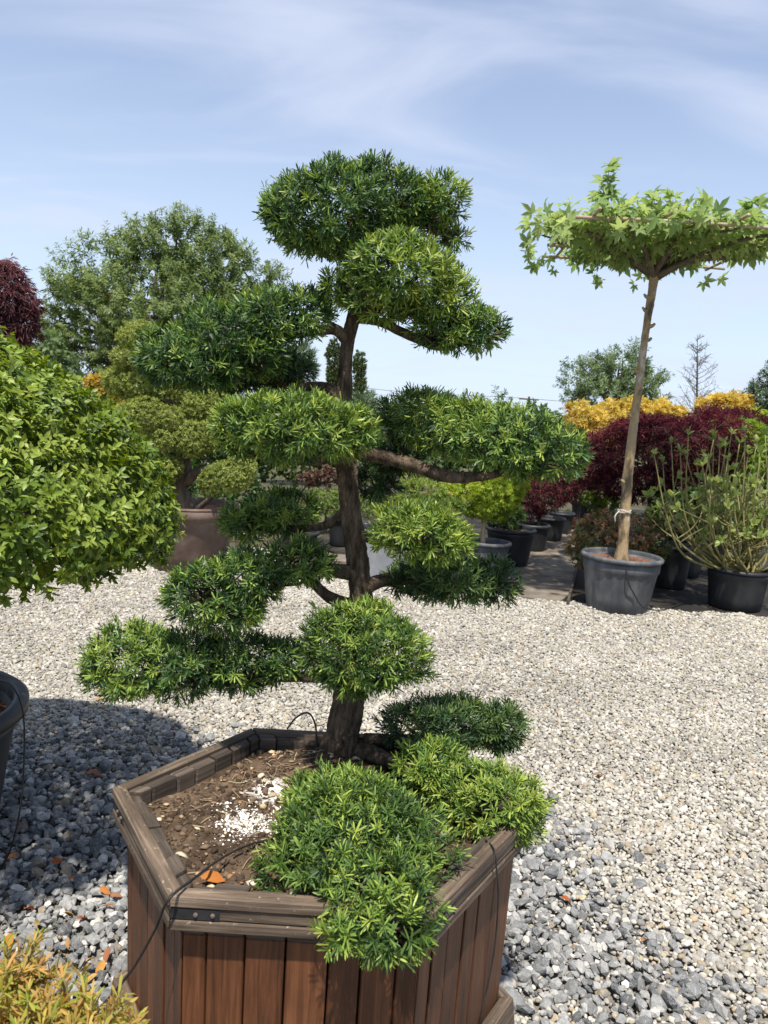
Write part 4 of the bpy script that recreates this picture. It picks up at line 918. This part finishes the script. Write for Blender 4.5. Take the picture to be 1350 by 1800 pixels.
# yellow maples
YM = dict(droop=.15, stemlen=.08)
maple('golden yellow maple above the dark red dome, left of the plane trunk', G(1050, 965), 10.6, [(1045, 742, 44, 20), (1105, 736, 44, 18), (1022, 752, 30, 28), (1085, 760, 70, 26), (1018, 722, 18, 10), (1075, 722, 22, 10), (1120, 716, 26, 10), (1150, 728, 22, 12)], YEL, 55, .075, 5, (.07, .12), MAPLE, 'golden_maple', **YM)
maple('golden yellow maple right of the plane trunk', G(1160, 962), 10.9, [(1160, 730, 30, 20), (1180, 745, 30, 22), (1140, 745, 30, 22)], YEL, 56, .075, 5, (.07, .12), MAPLE, 'golden_maple', **YM)
maple('distant golden maple top below the bare tree', G(1270, 950), 12, [(1270, 716, 40, 14), (1295, 706, 22, 10), (1245, 722, 24, 12)], YEL, 57, .085, 5, (.08, .13), MAPLE, 'golden_maple', **YM)
maple('lime green maple behind the rhododendron at right', G(1300, 1000), 8.8, [(1285, 770, 54, 30), (1335, 790, 40, 34), (1260, 790, 36, 26), (1300, 830, 60, 40)], [(.10, .19, .02), (.16, .26, .03), (.22, .32, .04)], 58, .065, 5, (.06, .10), MAPLE, 'lime_maple', droop=.2, stemlen=.06)
maple('yellow-green maple top cut by the right edge of the photo', G(1345, 975), 10.2, [(1350, 745, 34, 16), (1330, 738, 18, 10)], LIM, 59, .075, 5, (.07, .12), MAPLE, 'lime_maple', **YM)
# lime maple in the pot row
b = G(856, 1008); pot('grey-black pot of the small lime maple beside the path', b, .20, .165, .33, M_greypot, M_bark_mulch, 0)
bush('lime_maple', 'small lime green maple on a thin pale trunk beside the path', 'maple', b + np.array([-.06, 0, .28]), lob(b[1], (835, 872, 44, 26), (880, 868, 36, 26), (800, 868, 26, 16), (860, 890, 40, 20), (905, 855, 20, 12)), MAPLE, LIM, M_soft, 61, .048, 5, (.05, .085), (30, 95), .022, M_bamboo, .3, .15, .6, True, .05, .3)
b = G(893, 992); pot('wide matt black pot behind the lime maple pot', b, .25, .20, .40, M_blackpot)
bush('dark_conifer', 'dark green dwarf conifer in the wide black pot behind the lime maple', 'shrub', b + np.array([0, 0, .35]), lob(b[1] + .1, (890, 905, 34, 30), (870, 890, 30, 24)), LONG, GRN, M_soft, 62, .05, 8, (.04, .07), trunk=.02)
for i, (x, y, r_, h_, lb_) in enumerate([(933, 968, .19, .33, 'black pot of the small dark red weeping maple'), (965, 950, .18, .31, 'black pot second from the front in the row left of the path'), (984, 937, .17, .30, 'black pot third from the front in the row left of the path'),
        (1030, 925, .24, .36, 'wide black pot at the far end of the slab path'), (1200, 1010, .2, .42, 'black pot in shade between the photinia and the rhododendron'), (1235, 985, .24, .42, 'large black pot in deep shade behind the rhododendron')]):
    pot(lb_, G(x, y), r_, r_ * .83, h_)
b = G(1006, 930); pot('low terracotta bowl at the far end of the path', b, .17, .10, .16, M_terra, None, 0, None, 'terracotta_bowl', .03)
bush('evergreen_shrub', 'dark evergreen shrub filling the shade under the red maple dome', 'shrub', G(1230, 985) + np.array([0, 0, .38]), lob(8.0, (1235, 900, 60, 50), (1180, 905, 44, 40)), SMALL, GRN, M_shrub, 63, .06, 6, (.04, .07), trunk=.03)
bush('young_green_shrub', 'small bright green shrub between the path and the photinia', 'shrub', G(1062, 960), lob(9.0, (1062, 885, 30, 22), (1040, 880, 20, 16)), SMALL, LIM[:2] + GRN[2:], M_soft, 64, .05, 6, (.03, .06), trunk=.015)

# ------------------------------------------------------------------ plants behind, centre
gb = G(672, 1016)
bx = thing('grey_box_planter', 'square grey planter box behind the tree trunk', 'planter', gb)
def boxpl(o, b, w, d_, h, t_):
    for (x0, x1, y0, y1, nm) in ((-w, w, -d_, -d_ + t_, 'front_panel'), (-w, w, d_ - t_, d_, 'back_panel'), (-w, -w + t_, -d_ + t_, d_ - t_, 'side_panel'), (w - t_, w, -d_ + t_, d_ - t_, 'side_panel')):
        q = [b + np.array([x, y, 0]) for x, y in ((x0, y0), (x1, y0), (x1, y1), (x0, y1))]
        k = .93
        bot = [b + (p - b) * np.array([k, k, 1]) for p in q]; hexa(nm, [p + np.array([0, 0, h]) for p in q], bot, M_greybox, o, .004, np.array([1.0, 0, 0]) if 'side' not in nm else np.array([0, 1.0, 0]))
    q = [b + np.array([x, y, 0]) for x, y in ((-w + t_, -d_ + t_), (w - t_, -d_ + t_), (w - t_, d_ - t_), (-w + t_, d_ - t_))]
    hexa('potting_mix', [p + np.array([0, 0, h - .05]) for p in q], [p + np.array([0, 0, h - .1]) for p in q], M_bark_mulch, o, .002, np.array([1.0, 0, 0]))
boxpl(bx, gb + np.array([0, .22, 0]), .24, .22, .44, .02)
YJ = gb[1] + .22
jun = thing('juniper_bonsai', 'background juniper with flat clipped pale green layers behind the trunk', 'tree', (gb[0], YJ, .38))
stem('trunk', [np.array([gb[0], YJ, .36]), at(690, 880, YJ), at(678, 830, YJ), at(690, 770, YJ)], [.05, .045, .035, .02], M_bark2, jun, 10, .2)
JP = [(.10, .16, .045), (.16, .23, .055), (.22, .29, .07), (.28, .34, .09)]
for i, q in enumerate([[(675, 758, 34, 20)], [(705, 838, 52, 14), (665, 842, 30, 14)], [(735, 886, 62, 12), (790, 890, 34, 10)], [(650, 890, 40, 16)], [(700, 862, 44, 10)], [(745, 862, 40, 14)]]):
    rng = np.random.default_rng(200 + i); lb = lob(YJ + .15 * math.sin(i * 2), *q)
    stem('branch', [at(684, 850 - 15 * (i % 3), YJ), (at(684, 850, YJ) + lb[0][0]) / 2, lb[0][0]], [.02, .014, .008], M_bark2, jun, 7)
    P, N = shell(lb, .038, rng, .2, 9, .3, .6); v, f, c = leaves(P, unit(N + np.array([0, 0, .5])), 8, (.03, .06), LONG, JP if i != 4 else GRN, rng, (15, 75), .02)
    part('foliage_pad', v, f, M_soft, jun, c, kind='stuff')
hexa_free('plant_label', 'white stake label on the grey planter box beside the trunk', at(655, 945, gb[1] - .02), .012, .002, .10)
# brown ornamental grass
rng = np.random.default_rng(71)
def grass(label, base, n, h, spread, pal, seed):
    rng = np.random.default_rng(seed); o = thing('ornamental_grass', label, 'grass', base); b = np.asarray(base); V = []; F = []; C = []
    for i in range(n):
        a = rng.uniform(0, 6.28); r_ = rng.uniform(.2, 1) * spread; hh = h * rng.uniform(.6, 1.1); w_ = np.array([-math.sin(a), math.cos(a), 0]) * .005; c_ = np.array(pal)[rng.integers(len(pal))] * rng.uniform(.8, 1.2); o0 = len(V)
        for t_ in (0, .35, .7, 1): 
            p = b + np.array([math.cos(a) * r_ * t_ ** 1.6, math.sin(a) * r_ * t_ ** 1.6, hh * (t_ - .35 * t_ ** 3)]); ww = w_ * (1 - t_ * .9); V += [p - ww, p + ww]; C += [c_, c_]
        for k in range(3): F.append((o0 + 2 * k, o0 + 2 * k + 1, o0 + 2 * k + 3, o0 + 2 * k + 2))
    part('blades', np.array(V), np.array(F), M_soft, o, np.array(C), kind='stuff')
grass('clump of tawny dried ornamental grass behind the juniper', G(765, 950), 700, .95, .55, [(.20, .13, .06), (.28, .2, .1), (.16, .12, .05)], 72)
grass('pale brown grass clump left of the tree trunk behind the yard', G(510, 955), 600, .85, .5, [(.16, .12, .06), (.22, .17, .08), (.10, .10, .04)], 73)
bush('barberry_shrub', 'dusky pink-brown shrub behind the trunk on the left', 'shrub', G(560, 945), lob(9.8, (575, 836, 26, 16), (545, 842, 22, 14)), SMALL, [(.07, .035, .028), (.11, .055, .04), (.13, .085, .05)], M_soft, 74, .055, 6, (.03, .06), trunk=.02)
bush('yellow_green_conifer', 'low yellow-green conifer mound just left of the trunk', 'shrub', G(585, 945), lob(9.4, (590, 888, 34, 28), (560, 880, 26, 20)), LONG, PAL, M_soft, 75, .04, 8, (.03, .06), trunk=.02)
bush('yellow_green_conifer', 'low grey-green conifer mound right of the trunk beyond the juniper', 'shrub', G(770, 945), lob(9.8, (765, 838, 30, 14), (715, 815, 40, 14)), LONG, [(.07, .11, .04), (.11, .16, .05), (.15, .20, .065)], M_soft, 76, .045, 8, (.03, .06), trunk=.02)
pot('small black pot standing left of the tree trunk behind the gravel', G(596, 958), .13, .105, .32, M_blackpot)
pot('low black pot in the shade left of the small black pot', G(525, 968), .2, .16, .22, M_blackpot)
# flat stones on the mossy earth
for i, (x, y, sx, sy) in enumerate([(415, 945, .3, .2), (580, 985, .4, .25)]):
    b = G(x, y); o = thing('stepping_stone', ['pale flat stone slab beside the brown clay pot', 'pale flat stone slab on moss left of the trunk'][i], 'stone', b)
    rr_ = random.Random(i); q = [b + np.array([sx * math.cos(a) * rr_.uniform(.8, 1.1), sy * math.sin(a) * rr_.uniform(.8, 1.1), 0]) for a in (3.9, 5.5, .7, 2.3)]
    hexa('slab', [p + np.array([0, 0, .045]) for p in q], [p + np.array([0, 0, -.03]) for p in q], M_slab, o, .012, np.array([1.0, 0, 0]))
# feathery conifers and columnar cypresses
BLU = [(.06, .10, .05), (.10, .15, .075), (.14, .20, .10), (.19, .25, .13)]
for i, (lb_, base, Y, q) in enumerate([('feathery pale green conifer left of the upper trunk', G(545, 860), 15, [(530, 645, 22, 34), (500, 700, 36, 34), (555, 712, 26, 22)]), ('feathery blue-green conifer right of the upper trunk', G(640, 862), 14.5, [(642, 712, 14, 18), (645, 738, 26, 22), (650, 770, 38, 26)]), ('yellowish feathery conifer low behind the upper trunk', G(585, 862), 14, [(580, 708, 12, 16), (578, 730, 24, 20), (595, 755, 44, 24)])]):
    bush('feathery_conifer', lb_, 'conifer', base, lob(Y, *q), LACE, BLU if i < 2 else PAL, M_soft, 80 + i, .085, 9, (.10, .2), (15, 60), .05, up=.6, stemlen=.12, lump=.4)
for i, (lb_, x, top, Y, w_) in enumerate([('columnar cypress just left of the upper trunk', 586, 596, 21, 10.5), ('columnar cypress just right of the upper trunk', 632, 618, 20, 9.5)]):
    bush('columnar_cypress', lb_, 'conifer', G(x, 830), lob(Y, (x, top + 28, w_, 28), (x, top + 75, w_ * 1.1, 50), (x, top + 135, w_ * 1.15, 60)), LONG, [(.06, .09, .035), (.09, .125, .045), (.12, .16, .06)], M_soft, 85 + i, .055, 8, (.06, .12), (10, 45), .06, up=1.2, stemlen=.05, lump=.2)

# ------------------------------------------------------------------ plants behind, left
cb = G(335, 1003); CYT = cb[1] + .1
cb = cb + np.array([-.05, .12, 0])
pot('large brown clay pot beside the clipped shrub', cb, .44, .30, .60, M_brownpot, M_bark_mulch, 0, None, 'clay_pot', .06, .80, .02, lip=.004)
ct = thing('cloud_pruned_topiary', 'pale green small-leaved topiary with clipped clouds in the brown clay pot', 'tree', cb + np.array([0, 0, .5]))
tkp = [cb + np.array([0, 0, .50]), at(318, 862, cb[1]), at(325, 825, cb[1]), at(315, 770, cb[1]), at(300, 720, cb[1]), at(280, 660, cb[1]), at(255, 610, cb[1])]
ctk = stem('trunk', tkp, [.085, .07, .06, .055, .05, .04, .02], M_bark2, ct, 12, .18)
stem('branch', [at(325, 850, cb[1]), at(355, 825, cb[1] - .1), at(385, 835, cb[1] - .2)], [.05, .04, .02], M_bark2, ct, 10, .15)
CP = [(.15, .19, .05), (.22, .265, .07), (.29, .34, .09), (.36, .40, .12)]
for i, q in enumerate([[(247, 594, 40, 26), (275, 600, 28, 22)], [(222, 628, 26, 20), (255, 634, 34, 17)], [(242, 672, 54, 34), (285, 682, 38, 28), (205, 672, 22, 24)], [(250, 732, 50, 31), (292, 738, 28, 24)], [(350, 716, 32, 23), (385, 704, 28, 22)], [(290, 772, 25, 22)], [(338, 774, 40, 32), (378, 766, 30, 28)], [(287, 824, 34, 29)], [(405, 838, 44, 27), (375, 846, 26, 24), (425, 820, 26, 20)], [(330, 655, 44, 24), (380, 648, 40, 24)], [(232, 786, 28, 24)]]):
    rng = np.random.default_rng(300 + i); dy = [-.1, -.15, 0, -.2, 0, -.25, -.15, -.2, -.3, .25, .1][i]; lb = lob(cb[1] + dy, *q)
    j = min(range(len(tkp)), key=lambda k_: np.linalg.norm(tkp[k_] - lb[0][0] + np.array([0, 0, .15])))
    stem('branch', [tkp[j], (tkp[j] + lb[0][0]) / 2 - np.array([0, 0, .03]), lb[0][0]], [.03, .022, .012], M_bark2, ct, 8)
    P, N = shell(lb, .0235, rng, .24, 11, .16, .9); v, f, c = leaves(P, unit(N + np.array([0, 0, .4])), 8, (.016, .027), tmpl_diamond(.5), CP, rng, (25, 85), .02, 0, .3, .3, 4.)
    P, N = shell(lb, .03, rng, .15, 11, .2, .95, .84); v, f, c = merge([(v, f, c), leaves(P, N, 7, (.02, .034), tmpl_diamond(.6), CP, rng, (40, 95), .01, 0, .3, .3, 4.)])
    part('foliage_pad', v, f, M_soft, ct, c, kind='stuff')
bush('evergreen_shrub', 'dark evergreen shrub in shade behind the brown clay pot', 'shrub', G(400, 965), lob(9.6, (400, 880, 70, 60), (330, 870, 70, 60), (460, 900, 50, 44), (280, 900, 60, 60)), SMALL, GRN[:3], M_shrub, 90, .07, 6, (.04, .08), trunk=.04, limbs=3)
bush('evergreen_shrub', 'tall dark evergreen behind the clipped clouds of the topiary', 'shrub', G(330, 935), lob(11, (330, 760, 110, 90), (420, 780, 80, 70), (250, 790, 90, 80)), SMALL, GRN[:3], M_shrub, 91, .075, 6, (.05, .1), trunk=.06, limbs=3)
bush('evergreen_shrub', 'dark green hedge shrub behind the tree trunk in the distance', 'shrub', G(520, 905), lob(12.5, (500, 790, 70, 60), (590, 790, 60, 50), (680, 800, 60, 46), (760, 800, 60, 40)), SMALL, GRN, M_soft, 92, .085, 6, (.05, .1), trunk=.05, limbs=3)
bush('evergreen_shrub', 'dark green hedge shrub behind the slab path in the distance', 'shrub', G(880, 900), lob(13, (850, 800, 70, 46), (940, 800, 70, 46), (1030, 800, 60, 46), (980, 850, 60, 36)), SMALL, GRN, M_soft, 93, .11, 6, (.05, .1), trunk=.05, limbs=3)
maple('weeping dark red maple rising behind the clipped shrub at the left edge', G(15, 960), 10, [(12, 535, 44, 66), (-40, 540, 70, 80), (40, 560, 24, 52), (0, 500, 44, 40), (-20, 600, 64, 60)], [(.055, .018, .024), (.09, .030, .036), (.13, .048, .052), (.18, .075, .07)], 94, .075, 9, (.10, .18), droop=.9, trunk=.06, stemlen=.08)
bush('golden_shrub', 'yellow and orange shrub between the clipped shrub and the topiary', 'shrub', G(160, 950), lob(10, (168, 678, 30, 18), (135, 695, 36, 26), (190, 700, 30, 26), (160, 735, 50, 40)), SMALL, [(.22, .26, .04), (.34, .32, .06), (.42, .32, .06), (.40, .22, .05)], M_soft, 95, .07, 6, (.05, .09), trunk=.03)
bush('young_tree', 'small loose pale green tree beside the dark red maple', 'tree', G(90, 930), lob(12, (90, 615, 22, 36), (105, 650, 28, 36), (80, 665, 30, 40)), tmpl_oval(.5), [(.08, .13, .05), (.12, .18, .07), (.16, .22, .09)], M_soft, 96, .12, 4, (.08, .14), trunk=.03)

# ------------------------------------------------------------------ far trees, pole, hedgerow
bush('walnut_tree', 'broad spreading green tree rising behind the topiary at left', 'tree', G(290, 815), lob(24, (300, 475, 110, 78), (210, 520, 100, 84), (150, 560, 70, 70), (380, 520, 80, 90), (300, 560, 150, 90), (430, 575, 60, 70), (190, 620, 110, 60), (370, 620, 110, 60), (115, 500, 26, 22), (470, 500, 26, 26), (100, 600, 36, 50), (320, 430, 60, 40), (400, 455, 40, 40)), LONG, [(.095, .14, .048), (.135, .19, .062), (.175, .235, .078), (.22, .28, .10)], M_soft, 97, .30, 26, (.13, .24), (30, 110), .20, up=.5, droop=.35, stemlen=.45, lump=.45, lk=1.6, patch=.9, limbs=3, wig=.4, inspace=1.25)
bush('field_tree', 'round-topped distant green tree above the golden maples', 'tree', G(1080, 790), lob(45, (1085, 660, 50, 46), (1040, 680, 42, 46), (1125, 690, 36, 44), (1075, 710, 76, 40), (1100, 640, 30, 26)), LONG, [(.10, .15, .065), (.14, .195, .085), (.18, .24, .105)], M_soft, 98, .42, 22, (.2, .4), (30, 110), .2, up=.5, droop=.3, stemlen=.6, lump=.5, lk=1.2, patch=.6, limbs=4)
bush('field_tree', 'distant dark green tree at the right edge above the maples', 'tree', G(1345, 792), lob(40, (1348, 700, 34, 36), (1325, 715, 20, 24), (1375, 690, 40, 50), (1340, 740, 40, 30)), LONG, [(.07, .11, .055), (.095, .14, .068), (.125, .18, .085)], M_soft, 99, .38, 22, (.2, .35), (30, 110), .2, up=.5, droop=.3, stemlen=.5, lump=.5, lk=1.2, patch=.6, limbs=4)
bush('field_tree', 'distant low tree top showing over the middle right needle pad', 'tree', G(860, 790), lob(45, (862, 705, 22, 16), (840, 730, 40, 24)), LONG, TRE, M_soft, 104, .5, 16, (.2, .35), (30, 110), .15, up=.5, droop=.3, stemlen=.5, lump=.5, lk=1.2, limbs=3)
# bare tree
rng = np.random.default_rng(17); YB = 42; bb = at(1228, 760, YB); bt = at(1226, 588, YB); bb[2] = -.03
bare = thing('bare_tree', 'leafless thin grey tree standing far off at right', 'tree', bb)
g = Geo(); g.add(tube_geo([bb, bb + (bt - bb) * .5 + np.array([.03, 0, 0]), bt], [.085, .06, .015], 8, sub=4))
part('trunk', g.v, g.f, M_bark2, bare, smooth=True); g = Geo()
for i in range(64):
    t_ = rng.uniform(.22, .97); s0 = bb + (bt - bb) * t_; a = rng.uniform(0, 6.283); l_ = (1 - t_) ** .8 * 2.4 + .25; l_ *= rng.uniform(.6, 1.1)
    e = s0 + np.array([math.cos(a) * l_ * .8, math.sin(a) * l_ * .8, l_ * .55]); m = (s0 + e) / 2 - np.array([0, 0, l_ * .06]); g.add(tube_geo([s0, m, e], [.02, .014, .006], 5, sub=3, cap=False))
    for _ in range(6):
        u_ = rng.uniform(.3, 1); q = s0 + (e - s0) * u_; e2 = q + unit(rng.normal(size=3) + np.array([math.cos(a), math.sin(a), .4])) * l_ * .35; g.add(tube_geo([q, (q + e2) / 2 + rng.normal(size=3) * .03, e2], [.009, .007, .004], 4, cap=False))
part('branches', g.v, g.f, M_bark2, bare)
pp = at(930, 760, 70); pp[2] = -.03; pt_ = at(930, 697, 70)
pole = thing('utility_pole', 'tiny far utility pole above the middle right needle pad', 'pole', pp)
part('post', *tube_geo([pp, pt_], [.13, .10], 8), M_bark2, pole); part('crossarm', *tube_geo([pt_ + np.array([-.9, 0, -.25]), pt_ + np.array([.9, 0, -.25])], [.06, .06], 6), M_bark2, pole)
for i, dz in enumerate((-.18, -1.3)):
    a = pt_ + np.array([-.8 if i == 0 else 0, 0, dz]); hose(['upper power line running left and right from the far pole', 'lower power line running left and right from the far pole'][i], [a + np.array([-22, 0, .6]), a + np.array([-11, 0, -.1]), a, a + np.array([11, 0, -.15]), a + np.array([24, 0, .5])], .018, 'wire', 'power_line')
# far hedgerow closing the view along the horizon
rng = np.random.default_rng(44); P = []; N = []
for x in np.arange(-55, 60, 2.2):
    lb = [(np.array([x + rng.normal() * .5, 58 + rng.normal() * 3, .7]), np.array([2.0, 1.6, rng.uniform(1.0, 1.9)]))]; p, n_ = shell(lb, .5, rng, .4, 2, .3, .3); P.append(p); N.append(n_)
v, f, c = leaves(np.vstack(P), np.vstack(N), 8, (.25, .5), SMALL, TRE, rng, (30, 100), .3); hg = link('hedgerow', mesh_np('hedgerow', v, f, c), M_soft, kind='stuff'); hg['label'] = 'far green hedgerow along the horizon'

# ------------------------------------------------------------------ fallen leaves
rng = np.random.default_rng(55); DRY = tmpl_oval(.5, .35, .25); dme = mesh_np('dry_leaf', *DRY); dme.materials.append(M_dry1)
def dry(label, p, s_, yaw, grp=None, pitch=0., roll=0.):
    o = bpy.data.objects.new('fallen_leaf', dme); COL.objects.link(o); o.location = V3(p); o.scale = (s_,) * 3; o.rotation_euler = (roll, pitch, yaw); tag(o, label, 'leaf', grp)
dry('rust orange dry leaf on the soil beside the near planter rim', on(352, 1541, .556), .05, .1, roll=.5)
dry('dark red curled leaf lying alone on the pale gravel at right', on(1046, 1362, .018), .05, .6)
dry('rust red leaf on grey slate chips right of the planter', on(1000, 1584, .03), .045, 2.1)
dry('small reddish leaf on the grey slate at the lower right', on(1128, 1655, .03), .03, 1.)
dry('dark red leaf on grey slate between tub and planter', on(150, 1358, .026), .07, .2)
dry('yellow leaf on pebbles below the lowest left needle pad', on(166, 1228, .016), .05, .4)
for (x, y) in [(40, 1598), (175, 1560), (192, 1575), (205, 1592), (108, 1604), (140, 1615), (100, 1650), (116, 1648), (190, 1665), (22, 1640), (150, 1690), (182, 1688), (115, 1680), (60, 1625), (170, 1712), (88, 1515), (30, 1500), (128, 1540)]:
    dry('dry orange or yellow leaf scrap among the slate chips left of the planter', on(x + rng.normal() * 3, y, .03), rng.uniform(.022, .045), rng.uniform(0, 6.28), 'leaf scraps on the slate left of the planter', rng.normal() * .2, rng.normal() * .3)
